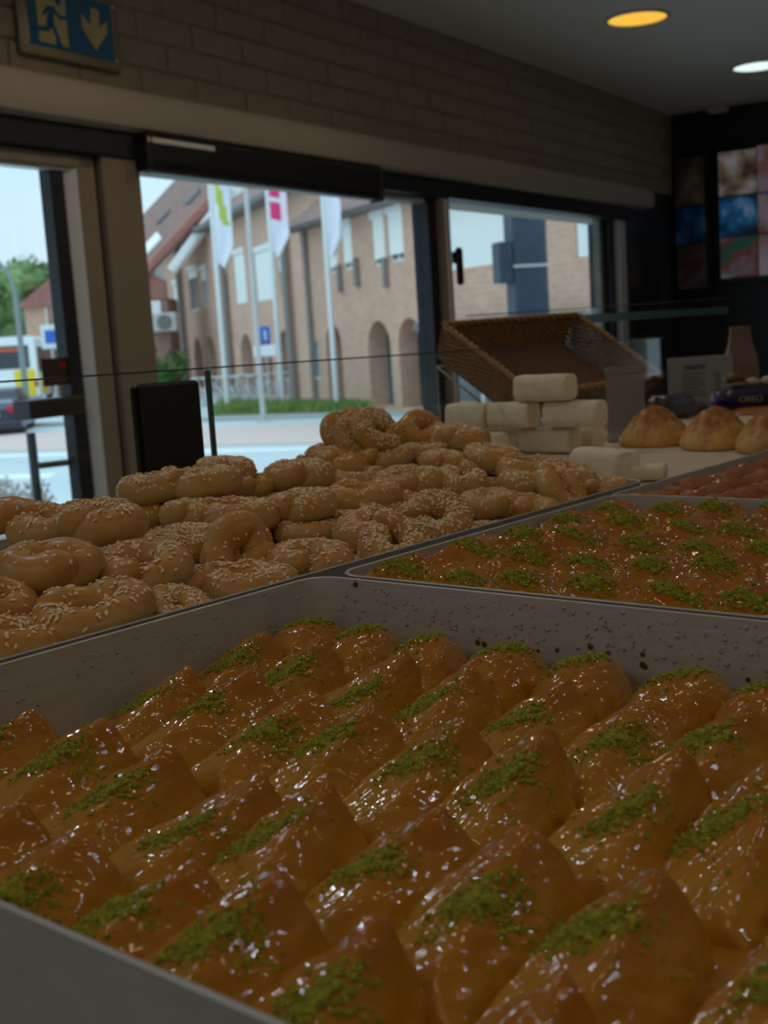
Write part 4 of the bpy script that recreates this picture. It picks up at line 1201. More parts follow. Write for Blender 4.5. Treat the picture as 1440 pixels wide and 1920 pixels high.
# lower packets and the navy one on them
def packet(loc, rz, sx, sy, sz, m, label, name='snack_packet', seed=1):
    t = thing(name, label, 'packet', loc, rz)
    off = Vector((seed, 0, seed)); rings = []
    for (u, k) in ((-1, .12), (-.9, .15), (-.82, .75), (-.6, 1), (0, 1.05), (.6, 1), (.82, .75), (.9, .15), (1, .12)):
        ring = []
        for i in range(16):
            a = 2 * PI * i / 16
            c, s = math.cos(a), math.sin(a); e = (abs(c) ** 4 + abs(s) ** 4) ** -.25
            p = Vector((u * sx, sy * e * c * (.9 + .1 * k), sz * e * s * k))
            p += Vector((0, 0, 1)) * .004 * noise.noise(p * 50 + off)
            ring.append((p.x, p.y, p.z + sz * 1.08))
        rings.append(ring)
    obj('wrapper', MB().loft(rings), m, t, smooth=50)
    return t
packet((-1.13, 2.24, -.2030), rad(44), .058, .035, .022, M['dark_wrap'], 'dark shiny packet lying between the first two domed pastries', seed=2)
packet((-1.22, 2.47, -.242), rad(44), .07, .04, .026, M['dark_wrap'], 'dark packet half hidden behind the domed pastries, by the card', seed=3)
packet((-1.02, 2.44, -.242), rad(40), .075, .04, .021, M['orange_wrap'], 'orange and purple packet under the navy packet', seed=4)
packet((-1.075, 2.52, -.242), rad(40), .075, .04, .021, M['navy'], 'dark blue packet under the back of the navy packet', seed=6)
nv = packet((-1.04, 2.475, CT + .0445), rad(40), .088, .035, .026, M['navy'], 'navy blue biscuit packet with white lettering, on other packets at the right edge', seed=5)
obj('purple_end', lump(.016, .026, .020, 4, .1).box(0, 0, 0, 0, 0, 0) if False else lump(.016, .026, .020, 4, .1), M['purple'], nv, loc=(-.086, 0, .006), smooth=60)
ck = MB()
for k in range(4):
    ck.add(*[list(q) for q in (lambda m_: (m_.v, m_.f))(lump(.017, .016, .010, k + 3, .2))], X=Matrix.Translation((-.050 + k * .034, -.004, .050)))
obj('biscuit_picture', ck, M['cream'], nv, smooth=60)
obj('brown_biscuit', lump(.020, .016, .011, 9, .25), M['brown_print'], nv, loc=(-.052, -.004, .058), smooth=60)
fc = bpy.data.curves.new('lettering', 'FONT')
fc.body = 'OREO'
fc.size, fc.extrude, fc.align_x, fc.align_y = .018, .0006, 'CENTER', 'CENTER'
fo = bpy.data.objects.new('lettering', fc)
COL.objects.link(fo)
fc.materials.append(M['cream'])
bpy.context.view_layer.update()
fme = bpy.data.meshes.new_from_object(fo.evaluated_get(bpy.context.evaluated_depsgraph_get()))
bpy.data.objects.remove(fo)
fo = link('lettering', fme, nv)
fo.matrix_local = Matrix.Translation((-.030, -.0395, .027)) @ Matrix.Rotation(PI / 2, 4, 'X')

# ------------------------------------------------------------------ outdoors: ground
gm = MB().prism([(-90, 6.0), (60, 6.0), (60, 120), (-90, 120)], GROUND - .3, GROUND, 'z')
struct('street', gm, M['street'], X=Matrix.Rotation(YAW, 4, 'Z'))
YX = Matrix.Rotation(YAW, 4, 'Z')
def strip(name, pts, z, m, kind='structure', label=None, cat=None):
    o = obj(name, MB().prism(pts, GROUND - .05, GROUND + z, 'z'), m, X=YX)
    o['kind'] = kind
    return o
strip('pavement', [(-16, 38.8), (-2.1, 32.6), (4, 28.8), (4, 24.2), (-1.7, 26.6), (-14, 32)], .03, M['pave_pink'])
strip('kerb', [(-16, 43.0), (4, 32.8), (4, 32.0), (-16, 42.2)], .10, M['kerb'])
strip('road_marking', [(-14, 31.2), (-1, 25.2), (-1, 24.8), (-14, 30.7)], .012, M['road_line'])
strip('road_marking', [(-9.5, 24.4), (-6.2, 23.4), (-6.2, 22.8), (-9.5, 23.8)], .012, M['road_line'])
strip('grass_bed', [(-5.2, 38.2), (-0.1, 34.4), (.2, 35.4), (-1.2, 38.2), (-5.6, 44.5)], .15, M['soil'])
rng = random.Random(3)
gb = MB()
for k in range(5200):
    u, v = rng.random(), rng.random()
    a = Vector((-5.2, 38.2)).lerp(Vector((-.1, 34.4)), u); b = Vector((-5.6, 44.5)).lerp(Vector((-.3, 36.4)), u)
    p = a.lerp(b, v); h = rng.uniform(.12, .32); w = rng.uniform(.02, .04); a_ = rng.uniform(0, 6); l = rng.uniform(-.1, .1)
    gb.add([(p.x - w * math.cos(a_), p.y - w * math.sin(a_), 0), (p.x + w * math.cos(a_), p.y + w * math.sin(a_), 0), (p.x + l, p.y + l, h)], [(0, 1, 2)])
go = obj('grass', gb, M['grass'], X=YX @ Matrix.Translation((0, 0, GROUND + .14)))
tag(go, 'short green grass in the bed around the flagpoles', 'grass', kind='stuff')

# ------------------------------------------------------------------ outdoors: buildings
def cut_wall(name, mb, cutters, m, parent):
    o = obj(name, mb, m, parent)
    c = obj('cutter', cutters, m, parent)
    md = o.modifiers.new('cut', 'BOOLEAN')
    md.operation, md.object, md.solver = 'DIFFERENCE', c, 'EXACT'
    bpy.context.view_layer.update()
    dg = bpy.context.evaluated_depsgraph_get()
    me = bpy.data.meshes.new_from_object(o.evaluated_get(dg))
    o.modifiers.clear()
    o.data = me
    bpy.data.objects.remove(c)
    return o
def arch_poly(xc, w, zb, zt):
    r = w / 2
    return [(xc - r, zb), (xc + r, zb)] + [(xc + r * math.cos(PI * k / 14), zt - r + r * math.sin(PI * k / 14)) for k in range(15)]
def win(parent, x0, x1, z0, z1, shut, name='window'):
    """white frame and pane, roller shutter drawn down a share of the height"""
    f = .06
    mb = MB()
    mb.box(x0, x0 + f, .06, .16, z0, z1).box(x1 - f, x1, .06, .16, z0, z1).box(x0, x1, .06, .16, z0, z0 + f).box(x0, x1, .06, .16, z1 - f, z1)
    mb.box((x0 + x1) / 2 - .03, (x0 + x1) / 2 + .03, .08, .15, z0, z1)
    w = obj(name, mb, M['win_frame'], parent)
    obj('pane', MB().box(x0 + f, x1 - f, .12, .14, z0 + f, z1 - f), M['win_dark'], w)
    if shut > 0:
        zb = z1 - (z1 - z0) * shut
        sh = MB()
        n = max(4, int((z1 - zb) / .10))
        for k in range(n):
            a, b = zb + (z1 - zb) * k / n, zb + (z1 - zb) * (k + 1) / n
            sh.box(x0 + .03, x1 - .03, .02, .055, a + .006, b)
        obj('roller_shutter', sh, M['shutter'], w)
        obj('shutter_box', MB().box(x0 - .05, x1 + .05, -.06, .06, z1 - .02, z1 + .22, .02), M['win_frame'], w)
    return w
# right-hand house: one long wall, arches below, shuttered windows above
F1 = extframe(-2.22, 41.6, .418, -.908)
b1 = thing('brick_house', 'tan brick house with two dark arches and white shuttered windows, behind the right flagpole', 'building', X=F1)
BZ = GROUND - .1
w_up = [(2.35, 3.05, 1.98, 3.2, .86), (3.5, 4.22, 2.0, 3.3, .84), (5.72, 6.52, 1.95, 3.30, .86), (6.75, 7.72, 1.98, 3.34, .85), (10.15, 13.5, 1.5, 3.36, 1.0), (16.1, 17.6, 1.36, 2.9, 1.0)]
arches1 = [(2.3, 1.25), (5.72, 1.55), (7.78, 1.5)]
cm_ = MB()
for (a, b, c, d, s) in w_up: cm_.box(a, b, -.3, .5, c, d)
for (xc, w) in arches1: cm_.prism(arch_poly(xc, w, -2.13, .39), -.3, .9)
cm_.box(.35, 1.05, -.3, .5, -1.35, -.05)
cm_.box(9.3, 19.3, -.3, .5, -1.9, .02)
cut_wall('wall', MB().box(0, 20.5, 0, .6, BZ, 3.55), cm_, M['brick_tan'], b1)
obj('side_wall', MB().box(0, .4, .6, 3.2, BZ, 3.55), M['brick_tan'], b1)
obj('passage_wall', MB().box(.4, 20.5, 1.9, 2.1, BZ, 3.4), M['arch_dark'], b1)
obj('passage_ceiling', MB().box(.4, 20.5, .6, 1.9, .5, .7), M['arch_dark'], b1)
for (a, b, c, d, s) in w_up: win(b1, a, b, c, d, s)
win(b1, .35, 1.05, -1.35, -.05, 0)
obj('shop_glazing', MB().box(9.3, 19.3, .3, .36, -1.9, .02), M['win_dark'], b1)
for k in range(6):
    obj('glazing_bar', MB().box(9.3 + k * 2.0 - .05, 9.3 + k * 2.0 + .05, .22, .3, -1.9, .02), M['win_frame'], b1)
obj('canopy', MB().box(9.2, 19.4, -.6, 0, .02, .22), M['gutter'], b1)
obj('door', MB().box(5.75, 6.35, 1.78, 1.9, BZ, -.05), M['door_grey'], b1)
obj('door', MB().box(2.25, 2.85, 1.78, 1.9, BZ, -.15), M['door_grey'], b1)
obj('passage_window', MB().box(7.7, 8.5, 1.8, 1.9, -1.2, .1), M['win_dark'], b1)
obj('downpipe', MB().tube([(.62, -.10, BZ), (.62, -.10, 3.5)], .085, 8), M['pipe'], b1)
obj('downpipe', MB().tube([(8.72, -.10, BZ), (8.72, -.10, 3.5)], .085, 8), M['pipe'], b1)
for xx, zz in [(6.6, 1.45), (3.3, 1.5), (4.6, 1.6)]:
    obj('wall_bracket', MB().box(xx - .08, xx + .08, -.16, 0, zz - .15, zz + .7, .02), M['pipe'], b1)
obj('gutter', MB().box(-.35, 20.8, -.55, .0, 3.50, 3.68, .03), M['gutter'], b1)
rf = MB()
rf.prism([(-.6, 3.60), (4.2, 6.6), (4.2, 3.60)], -.4, 20.9, 'x')
obj('roof', rf, M['roof'], b1)
# middle house, further off
F2 = extframe(-13.8, 76, 7.5, -21)
b2 = thing('brick_house', 'long tan brick house behind the left flagpoles, with a row of arches', 'building', X=F2)
w2_ = [(9.9, 11.9, 1.6, 3.3, .55), (14.1, 16.3, 1.75, 3.7, .2), (17.0, 18.3, 1.87, 3.55, .3), (21.1, 22.5, 1.75, 3.6, .3), (24.0, 25.9, 1.65, 3.7, 1.0), (27.6, 30.1, 1.6, 3.5, 1.0), (31.1, 32.0, 1.65, 3.1, .4)]
ar2 = [(15.0, 2.0), (18.0, 2.2), (21.5, 2.2), (25.1, 2.1), (28.2, 2.0), (31.2, 2.0)]
cm_ = MB()
for (a, b, c, d, s) in w2_: cm_.box(a, b, -.3, .5, c, d)
for (xc, w) in ar2: cm_.prism(arch_poly(xc, w, -2.13, .39), -.3, .9)
cut_wall('wall', MB().box(7.2, 35.5, 0, .6, BZ, 5.2), cm_, M['brick_tan'], b2)
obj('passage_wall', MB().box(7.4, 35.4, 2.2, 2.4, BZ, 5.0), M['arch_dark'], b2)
obj('end_wall', MB().box(7.2, 7.6, .6, 4.5, BZ, 5.2), M['brick_tan'], b2)
for (a, b, c, d, s) in w2_: win(b2, a, b, c, d, s)
for xx in (12.6, 22.6, 32.6):
    obj('downpipe', MB().tube([(xx, -.2, BZ), (xx, -.2, 5.1)], .15, 8), M['pipe'], b2)
obj('gutter', MB().box(6.8, 35.6, -.7, 0, 5.1, 5.35, .04), M['gutter'], b2)
obj('roof', MB().prism([(-.6, 5.25), (5, 9.6), (5, 5.25)], 6.9, 35.6, 'x'), M['roof'], b2)
for xx in (13.4, 24.5, 29.5):
    X = Matrix.Translation((xx, 1.6, 7.05)) @ Matrix.Rotation(rad(38), 4, 'X')
    obj('skylight', MB().box(-.7, .7, -.9, .9, 0, .16, .03, X), M['win_frame'], b2)
X = Matrix.Translation((20.6, 2.0, 7.3)) @ Matrix.Rotation(rad(38), 4, 'X')
obj('dormer', MB().box(-1.3, 1.3, -1.4, 1.2, -.1, .5, .05, X), M['shutter'], b2)
obj('dormer_face', MB().box(15.6, 17.0, -.3, 1.0, 5.5, 6.5, .03), M['shutter'], b2)
# left house with the big brown roof and red gable
b3 = thing('brick_house', 'red brick house with a large brown tiled roof, left end of the row', 'building', ext(-12.5, 58, 0), YAW)
obj('wall', MB().box(-2.6, 3.05, .1, 3, BZ, 2.3), M['brick_red'], b3)
obj('gable_tiles', MB().prism([(-2.6, 2.3), (3.05, 2.3), (3.05, 3.1), (2.3, 3.5), (-2.6, .9 + 1.5)], 0, .4), M['roof_red'], b3)
rp = [(-10.26, 58.0, 3.65), (-6.64, 58.0, 6.92), (-6.12, 58.31, 7.65), (-8.72, 62.04, 8.4), (-11.21, 62.0, 6.12), (-11.87, 61.99, 5.52), (-11.19, 57.91, 2.73)]
rp = [Vector((a + 12.5, b - 58, c)) for a, b, c in rp]
nn = (rp[1] - rp[0]).cross(rp[4] - rp[0]).normalized()
if nn.z < 0: nn = -nn
n_ = len(rp)
rv = [p + nn * .12 for p in rp] + [p - nn * .12 for p in rp]
obj('roof', MB().add(rv, [tuple(range(n_)), tuple(range(2 * n_ - 1, n_ - 1, -1))] + [(i, n_ + i, n_ + (i + 1) % n_, (i + 1) % n_) for i in range(n_)]), M['roof'], b3)
vg = MB().tube([rp[6] + Vector((0, -.1, -.05)), rp[0] + Vector((0, -.1, -.05)), rp[1] + Vector((0, -.1, -.05))], .28, 6)
obj('verge', vg, M['roof_red'], b3)
du = (rp[1] - rp[0]).normalized()
dv = nn.cross(du).normalized()
RX = Matrix(((du.x, dv.x, nn.x, rp[0].x), (du.y, dv.y, nn.y, rp[0].y), (du.z, dv.z, nn.z, rp[0].z), (0, 0, 0, 1)))
for (a, b, la, lb) in [(.9, 1.2, 1.2, .45), (3.9, 1.6, .9, .3), (2.2, 2.6, .8, .25)]:
    sl = obj('skylight', MB().box(a - la / 2, a + la / 2, b - lb, b + lb, .1, .24, .03, RX), M['gutter'] if b > 1.5 else M['win_frame'], b3)
obj('white_gutter', MB().tube([rp[0] + Vector((1.2, -.25, -.15)), rp[1] + Vector((.75, -.25, .2))], .26, 6), M['win_frame'], b3)
obj('window', MB().box(2.05, 2.75, -.02, .12, .9, 2.2, .03), M['win_frame'], b3)
ac = obj('outdoor_unit', MB().box(2.25, 3.55, -.9, -.05, .75, 1.6, .05), M['ac'], b3)
obj('fan_grille', MB().lathe([(.34, 0), (.34, .04), (.05, .05)], 18, Matrix.Translation((3.0, -.9, 1.17)) @ Matrix.Rotation(PI / 2, 4, 'X')), M['gutter'], ac)
# house far left, seen through the door
b4 = thing('corner_house', 'small red roofed house behind the bus, seen through the door glass', 'building', ext(-19.6, 70, 0), YAW + .15)
obj('wall', MB().box(.15, 4.6, 0, 5, BZ, 3.0), M['brick_tan'], b4)
obj('gable_wall', MB().prism([(1.9, 3.0), (4.6, 3.0), (4.6, 5.2), (3.6, 4.6)], -.06, .1), M['brick_red'], b4)
obj('brick_front', MB().box(1.85, 4.6, -.05, 0, BZ, 3.0), M['brick_red'], b4)
obj('roof', MB().prism([(0, 2.75), (0, 2.95), (3.4, 5.5), (4.6, 5.5), (4.6, 2.95)], -.35, 5), M['roof_red'], b4)
for (a, b, c, d) in [(1.3, 1.75, 1.0, 2.7), (2.4, 3.4, 1.2, 2.6)]:
    w_ = obj('window', MB().box(a, b, -.12, 0, c, d, .03), M['win_frame'], b4)
    obj('pane', MB().box(a + .12, b - .12, -.14, -.1, c + .12, d - .12), M['win_dark'], w_)
b5 = thing('dormer_house', 'grey roofed house with a pale dormer, rising behind the red roofed house', 'building', ext(-20.6, 80, 0), YAW)
obj('wall', MB().box(0, 7, 0, 4, BZ, 5.0), M['roof_grey'], b5)
obj('roof', MB().prism([(-.2, 5.0), (1.0, 7.2), (7, 7.2), (7, 5.0)], -.3, 4), M['roof_grey'], b5)
obj('dormer', MB().box(.7, 2.6, -.6, .2, 5.1, 6.7, .05), M['shutter'], b5)
obj('dormer_roof', MB().box(.5, 2.8, -.8, .3, 6.7, 6.95, .05), M['roof_grey'], b5)

# ------------------------------------------------------------------ outdoors: plants
def leaves(n, blobs, size, seed):
    r = random.Random(seed)
    mb = MB()
    for k in range(n):
        cx_, cy_, cz_, rr = blobs[r.randrange(len(blobs))]
        d = Vector((r.gauss(0, 1), r.gauss(0, 1), r.gauss(0, 1))).normalized() * rr * r.uniform(.55, 1.05)
        p = Vector((cx_, cy_, cz_)) + d
        q = Matrix.Translation(p) @ Matrix.Rotation(r.uniform(0, 6), 4, Vector((r.gauss(0, 1), r.gauss(0, 1), r.gauss(0, 1))).normalized())
        s = size * r.uniform(.6, 1.3)
        mb.add([(-s, 0, 0), (0, -.5 * s, .1 * s), (s, 0, 0), (0, .5 * s, .1 * s)], [(0, 1, 2, 3)], q)
    return mb
def tree(lat, fwd, h, blobs, label, seed, n=5000):
    t = thing('tree', label, 'tree', ext(lat, fwd, GROUND), YAW)
    obj('trunk', MB().tube([(0, 0, 0), (.1, 0, h * .4), (0, .1, h * .75)], [.35, .26, .12], 10), M['bark'], t, smooth=60)
    cr = MB()
    for (a, b, c, r_) in blobs:
        cr.add(*(lambda m_: (m_.v, m_.f))(lump(r_ * .8, r_ * .8, r_ * .8, a + seed, .3, 14, 8, 1.0)), X=Matrix.Translation((a, b, c - r_ * .8)))
    obj('crown', cr, M['leaf'], t)
    stuff(obj('leaves', leaves(n, blobs, .22, seed), M['leaf'], t))
    return t
rng = random.Random(2)
tree(-22.2, 74, 9, [(rng.uniform(-2.2, 2.2), rng.uniform(-1.5, 1.5), rng.uniform(2.2, 8.0), rng.uniform(1.2, 1.7)) for _ in range(16)], 'broad green tree behind the bus, left edge of the door glass', 4)
tree(-19.9, 82, 8, [(rng.uniform(-1.3, 1.0), rng.uniform(-1.2, 1.2), rng.uniform(2.6, 8.0), rng.uniform(1.0, 1.5)) for _ in range(11)], 'paler green tree between the broad tree and the red roofed house', 9, 3500)
bs = thing('bush', 'dark green bush before the red brick house', 'bush', ext(-8.2, 47.5, GROUND), YAW)
bb = [(rng.uniform(-.5, .7), rng.uniform(-.5, .5), rng.uniform(.4, 1.9), rng.uniform(.35, .6)) for _ in range(12)] + [(-.5, 0, 2.2, .4)]
stuff(obj('foliage', leaves(2600, bb, .10, 5), M['leaf_dark'], bs))
obj('stem', MB().tube([(0, 0, 0), (0, 0, 1.4)], [.12, .05], 8), M['bark'], bs)
obj('inner_mass', lump(.55, .5, .9, 2, .3, 14, 8, 2.0), M['leaf_dark'], bs)
pl = thing('flower_planter', 'stone planter of pale blossom outside the door', 'planter', ext(-2.45, 7.6, GROUND), YAW + rad(-58))
obj('trough', MB().box(-.7, 1.3, -.25, .25, 0, 1.25, .03), M['planter'], pl)
fb = [(rng.uniform(-.65, 1.2), rng.uniform(-.2, .2), 1.25 + rng.uniform(-.02, .14) , rng.uniform(.06, .13)) for _ in range(26)]
stuff(obj('blossom', leaves(7000, fb, .020, 6), M['blossom'], pl))
stuff(obj('foliage', leaves(350, [(a, b, c - .06, r_) for a, b, c, r_ in fb], .022, 16), M['leaf'], pl))

# ------------------------------------------------------------------ outdoors: poles, flags, signs, racks
def flag(parent, x, zt, zb, w, mats, seed):
    mb = MB()
    nu, nv = 8, 22
    th = .02
    def P(u, v, s):
        z = zt + (zb - zt) * v
        ww = w * (1 - .55 * max(0, (v - .8) / .2))
        fold = .16 * math.sin(u * 7 + v * 3 + seed) * u
        return (x + ww * u, fold + s, z - .25 * u * v)
    vs, fs = [], []
    for s in (-th / 2, th / 2):
        for j in range(nv + 1):
            for i in range(nu + 1):
                vs.append(P(i / nu, j / nv, s))
    N_ = (nu + 1) * (nv + 1)
    mi = []
    for j in range(nv):
        for i in range(nu):
            a = j * (nu + 1) + i
            fs.append((a, a + 1, a + nu + 2, a + nu + 1)); fs.append((N_ + a, N_ + a + nu + 1, N_ + a + nu + 2, N_ + a + 1))
            k = mats(i / nu, j / nv)
            mi += [k, k]
    for j in range(nv):
        for i in (0, nu):
            a = j * (nu + 1) + i
            fs.append((a, a + nu + 1, N_ + a + nu + 1, N_ + a)); mi.append(mats(i / nu, j / nv))
    for i in range(nu):
        for j in (0, nv):
            a = j * (nu + 1) + i
            fs.append((a, N_ + a, N_ + a + 1, a + 1)); mi.append(mats(i / nu, j / nv))
    mb.add(vs, fs); mb.mi = mi
    return mb
def flagpole(lat, fwd, label, mats=None, fl_w=.6, zt=5.6, zb=2.75, seed=0, top=7.6, colr=None):
    t = thing('flagpole', label, 'flagpole', ext(lat, fwd, GROUND), YAW)
    g_ = -GROUND
    obj('pole', MB().tube([(0, 0, 0), (0, 0, 3), (0, 0, top + g_ - .1), (0, 0, top + g_)], [.085, .08, .06, .03], 12), colr or M['pole'], t, smooth=60)
    obj('base_plate', MB().box(-.2, .2, -.2, .2, 0, .05, .01), M['pole_grey'], t)
    if mats:
        obj('flag', flag(t, .0, zt + g_, zb + g_, fl_w, mats, seed), [M['flag_white'], M['flag_green'], M['flag_pink']], t, smooth=60)
    return t
flagpole(-4.85, 40, 'white flagpole with white and green flag, leftmost of the row', lambda u, v: 1 if (v < .62 and abs(u - (.05 + v * .9)) < .17) else 0, .62, 5.9, 2.65, 1)
p2 = flagpole(-3.25, 35, 'grey pole with no flag, carrying a white direction sign', None, colr=M['pole_grey'])
obj('sign_board', MB().box(-.14, .50, -.05, .0, 1.83, 2.14, .02), M['sign_white'], p2)['label'] = 'white direction board'
flagpole(-3.05, 40, 'white flagpole with white and pink flag, third pole from the left', lambda u, v: 2 if (u < .55 and .26 < v < .66 and not (.42 < v < .47)) else 0, .62, 5.9, 2.9, 2)
flagpole(-1.19, 36.6, 'white flagpole with plain white flag, rightmost of the row', lambda u, v: 1 if (u > .75 and v < .3) else 0, .50, 5.0, 2.55, 3)
bs_ = thing('street_sign', 'small blue traffic sign between the two middle poles', 'sign', ext(-3.36, 38.9, GROUND), YAW)
obj('post', MB().tube([(0, .04, 0), (0, .04, 2.7)], .03, 8), M['pole_grey'], bs_)
obj('sign_face', MB().box(-.15, .15, -.02, .01, 2.2, 2.72, .03), M['sign_bright_blue'], bs_)
obj('symbol', MB().box(-.03, .03, -.03, -.018, 2.3, 2.6), M['sign_white'], bs_)
lp = thing('street_lamp', 'tall street lamp with curved arm before the trees', 'lamp', ext(-12.75, 45, GROUND), YAW)
arm = [(0, 0, 0), (0, 0, 4.4)] + [(-1.0 + 1.0 * math.cos(rad(a)), 0, 4.4 + 1.5 * math.sin(rad(a))) for a in (20, 40, 60, 80)] + [(-1.7, 0, 5.75)]
obj('post', MB().tube(arm, [.13, .10] + [.07] * 5, 10), M['lamp_post'], lp, smooth=60)
obj('lamp_head', MB().box(-2.3, -1.6, -.12, .12, 5.66, 5.82, .04), M['lamp_post'], lp)
ss = thing('street_sign', 'white and blue sign on a post right of the bus', 'sign', ext(-12.3, 47.5, GROUND), YAW)
obj('post', MB().tube([(0, .05, 0), (0, .05, 3.4)], .04, 8), M['pole_grey'], ss)
obj('sign_face', MB().box(-.36, .36, -.02, .02, 2.5, 3.4, .03), M['sign_white'], ss)
obj('symbol', MB().prism([(-.2, 2.7), (.2, 2.7), (.2, 3.2), (-.2, 3.2)], -.035, -.018), M['sign_bright_blue'], ss)
sh_ = thing('shop_sign', 'stacked shop sign boards, blue, white and yellow, beside the door frame', 'sign', ext(-11.7, 48, GROUND), YAW)
obj('post', MB().tube([(.4, .06, 0), (.4, .06, 3.8)], .05, 8), M['pole_grey'], sh_)
for (z0, z1, m_) in [(1.0, 1.75, 'sign_white'), (1.85, 2.45, 'sign_white'), (2.55, 3.15, 'sign_bright_blue'), (3.2, 3.7, 'sign_white')]:
    obj('sign_board', MB().box(0, .95, -.05, .03, z0, z1, .02), M[m_], sh_)
obj('yellow_strip', MB().box(.55, .95, -.07, -.045, 1.15, 1.9), M['sign_yellow'], sh_)
obj('orange_panel', MB().box(-.45, -.05, -.05, .03, 1.3, 2.0, .02), M['sign_orange'], sh_)
# bicycle rack and bicycles
rk = thing('bicycle_rack', 'silver bicycle rack with hoops across the pavement', 'bicycle rack', ext(-6.9, 46.4, GROUND), YAW - .08)
obj('top_rail', MB().tube([(0, 0, 1.02), (3.9, 0, 1.02)], .045, 8), M['silver'], rk, smooth=60)
for k in range(10):
    pts = [(.2 + k * .39, -.35, 0)] + [(.2 + k * .39, -.35 + .35 + .35 * math.cos(rad(180 - a)), .65 + .33 * math.sin(rad(a))) for a in range(0, 181, 30)] + [(.2 + k * .39, .35, 0)]
    obj('hoop', MB().tube(pts, .03, 7), M['silver'], rk, smooth=60)
def bicycle():
    t = thing('bicycle', '', 'bicycle', (0, 0, 0), 0, 'bicycles parked at the rack')
    for y in (-.52, .52):
        w = obj('wheel', MB().tube([(0, y + .34 * math.cos(2 * PI * k / 20), .34 + .34 * math.sin(2 * PI * k / 20)) for k in range(20)], .028, 6, closed=True), M['silver'], t, smooth=60)
    f = MB().tube([(0, .52, .34), (0, .15, .30), (0, -.15, .85), (0, .38, .80), (0, .15, .30)], .022, 6).tube([(0, -.52, .34), (0, -.15, .85)], .018, 6).tube([(0, .52, .34), (0, .36, .98)], .02, 6).tube([(0, -.15, .85), (0, -.18, .98)], .016, 6)
    obj('frame', f, M['pole_grey'], t)
    obj('handlebar', MB().tube([(-.28, .30, 1.0), (0, .38, 1.0), (.28, .30, 1.0)], .018, 6), M['black'], t)
    obj('saddle', MB().box(-.07, .07, -.32, -.06, .97, 1.03, .02), M['black'], t)
    return t
def copy_tree(o):
    c = o.copy(); COL.objects.link(c)
    for ch in list(o.children):
        d = ch.copy(); COL.objects.link(d); d.parent = c
    return c
bk0 = bicycle()
for k in range(7):
    o = bk0 if k == 0 else copy_tree(bk0)
    p = ext(-6.7 + k * .55, 46.25 - k * .03, GROUND)
    o.location = p
    o.rotation_euler = (0, 0, YAW + rng.uniform(.42, .55))
    o['label'] = f'bicycle at the rack behind the flagpoles, {ordinal(k)} from the left'

# ------------------------------------------------------------------ outdoors: bus, car
bus = thing('city_bus', 'white and yellow city bus seen from behind through the door glass', 'bus', X=extframe(-14.15, 52, .98, .18, GROUND))
bp = [(-2.5, .5), (-2.5, 2.7), (-2.42, 3.0), (-2.2, 3.12), (-.3, 3.12), (-.08, 3.0), (0, 2.7), (0, .5)]
obj('body', MB().prism(bp, 0, 11.5), M['bus_white'], bus)
obj('rear_window', MB().box(-2.3, -.28, -.03, .02, 1.78, 2.75, .04), M['bus_glass'], bus)
led = MB()
for k in range(7):
    led.box(-1.75 + k * .16, -1.65 + k * .16, -.05, -.028, 2.52, 2.64)
obj('led_display', led, M['led'], bus)['label'] = 'orange lit destination display'
obj('yellow_panel', MB().box(-.95, -.1, -.02, .01, .62, 1.72, .01), M['bus_yellow'], bus)
obj('bumper', MB().box(-2.5, 0, -.12, .1, .28, .62, .05), M['bus_grey'], bus)
obj('tail_lamp', MB().box(-.16, -.02, -.05, .02, 1.0, 1.25, .02), M['tail'], bus)
obj('tail_lamp', MB().box(-2.48, -2.34, -.05, .02, 1.0, 1.25, .02), M['tail'], bus)
for y in (.6, 2.8, 5.0, 7.2):
    obj('side_window', MB().box(-.01, .03, y, y + 1.9, 1.6, 2.65, .01), M['bus_glass'], bus)
obj('side_panel', MB().box(-.01, .025, 1.5, 4.5, .65, 1.5), M['bus_yellow'], bus)
for (xx, yy) in ((-.28, 2.6), (-2.2, 2.6), (-.28, 8.6), (-2.2, 8.6)):
    obj('wheel', MB().lathe([(.2, -.14), (.47, -.14), (.48, 0), (.47, .14), (.2, .14)], 20, Matrix.Translation((xx, yy, .48)) @ Matrix.Rotation(PI / 2, 4, 'Y')), M['tyre'], bus, smooth=40)
car = thing('car', 'dark car with red tail lamp driving behind the bus', 'car', X=extframe(-11.3, 36, .985, .17, GROUND - .15))
cs = [(0, .38), (-.06, .62), (0, .95), (.35, 1.08), (.75, 1.45), (2.4, 1.5), (3.2, 1.02), (4.1, .92), (4.2, .62), (4.15, .35)]
rings = []
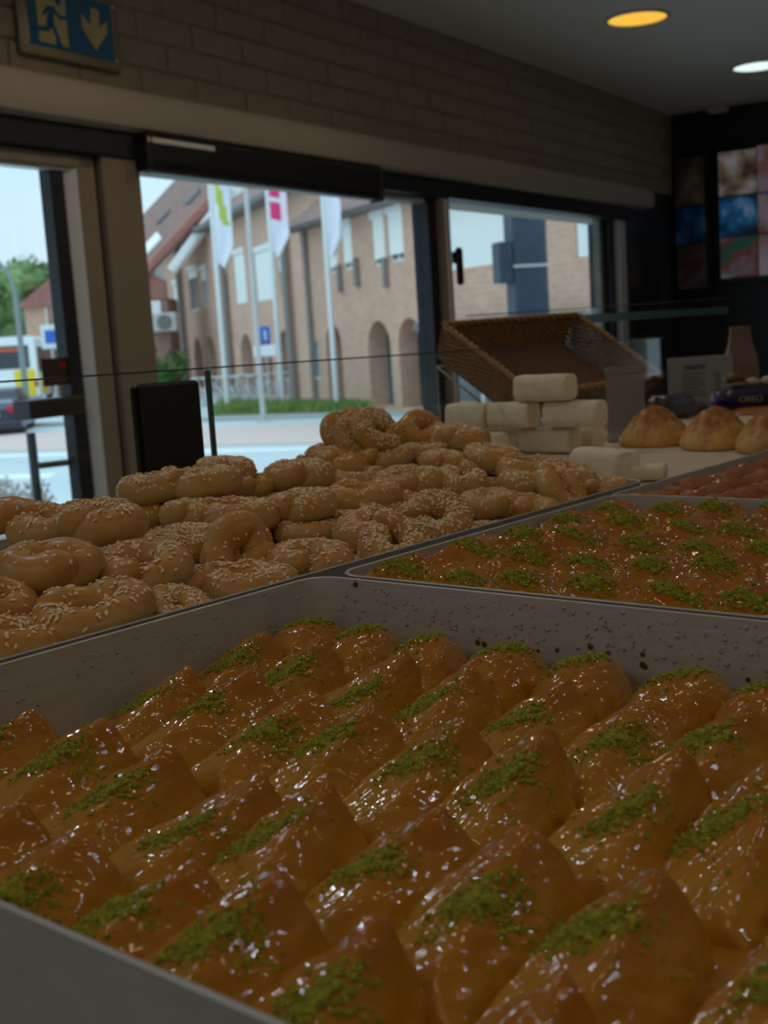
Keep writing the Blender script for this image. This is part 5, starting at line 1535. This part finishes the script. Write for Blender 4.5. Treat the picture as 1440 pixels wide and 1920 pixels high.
for (x, k) in ((-.87, .93), (-.80, 1.0), (.80, 1.0), (.87, .93)):
    rings.append([(x * (1.0 if z < 1.05 else .86), y, .3 + (z - .3) * k) for y, z in cs][::-1])
obj('body', MB().loft(rings), M['car'], car, smooth=35)
obj('rear_window', MB().add([(-.62, .37, 1.10), (.62, .37, 1.10), (.56, .70, 1.40), (-.56, .70, 1.40), (-.62, .40, 1.07), (.62, .40, 1.07), (.56, .73, 1.37), (-.56, .73, 1.37)], [(0, 1, 2, 3), (7, 6, 5, 4), (0, 4, 5, 1), (1, 5, 6, 2), (2, 6, 7, 3), (3, 7, 4, 0)]), M['car_glass'], car)
for s in (-1, 1):
    obj('tail_lamp', MB().box(s * .84, s * .48, -.07, .12, .82, 1.03, .03), M['tail'], car)
    for yy in (.75, 3.4):
        obj('wheel', MB().lathe([(.15, -.1), (.31, -.1), (.32, 0), (.31, .1), (.15, .1)], 18, Matrix.Translation((s * .76, yy, .32)) @ Matrix.Rotation(PI / 2, 4, 'Y')), M['tyre'], car, smooth=40)
obj('number_plate', MB().box(-.26, .26, -.085, -.05, .70, .82, .01), M['sign_white'], car)
obj('rear_bumper', MB().box(-.86, .86, -.1, .2, .32, .6, .06), M['car'], car)

# navy pillar with a box outside the narrow window, and the stone pier at its right
npil = thing('street_pillar', 'dark navy pillar with a square box, outside the narrow window', 'pillar', ext(1.76, 14, GROUND), YAW + .3)
obj('shaft', MB().box(-.19, .22, -.15, .15, 0, 5.4, .03), M['blue_col'], npil)
obj('box', MB().box(-.36, -.19, -.12, .1, 2.72, 3.17, .015), M['blue_col'], npil)
obj('band', MB().box(-.20, .23, -.16, .16, 2.88, 2.91), M['pole_grey'], npil)
struct('pier', MB().box(5.06, 5.205, .066, .112, GROUND, .66), M['brick_yellow'], X=WALL)
struct('outer_soffit', MB().box(-3.6, 7.0, .28, 1.0, 0.95, 1.1), M['frame'], X=WALL)

# raise everything so that the shop floor lies at zero
for o in list(S.objects):
    if o.parent is None:
        o.location.z += EYE
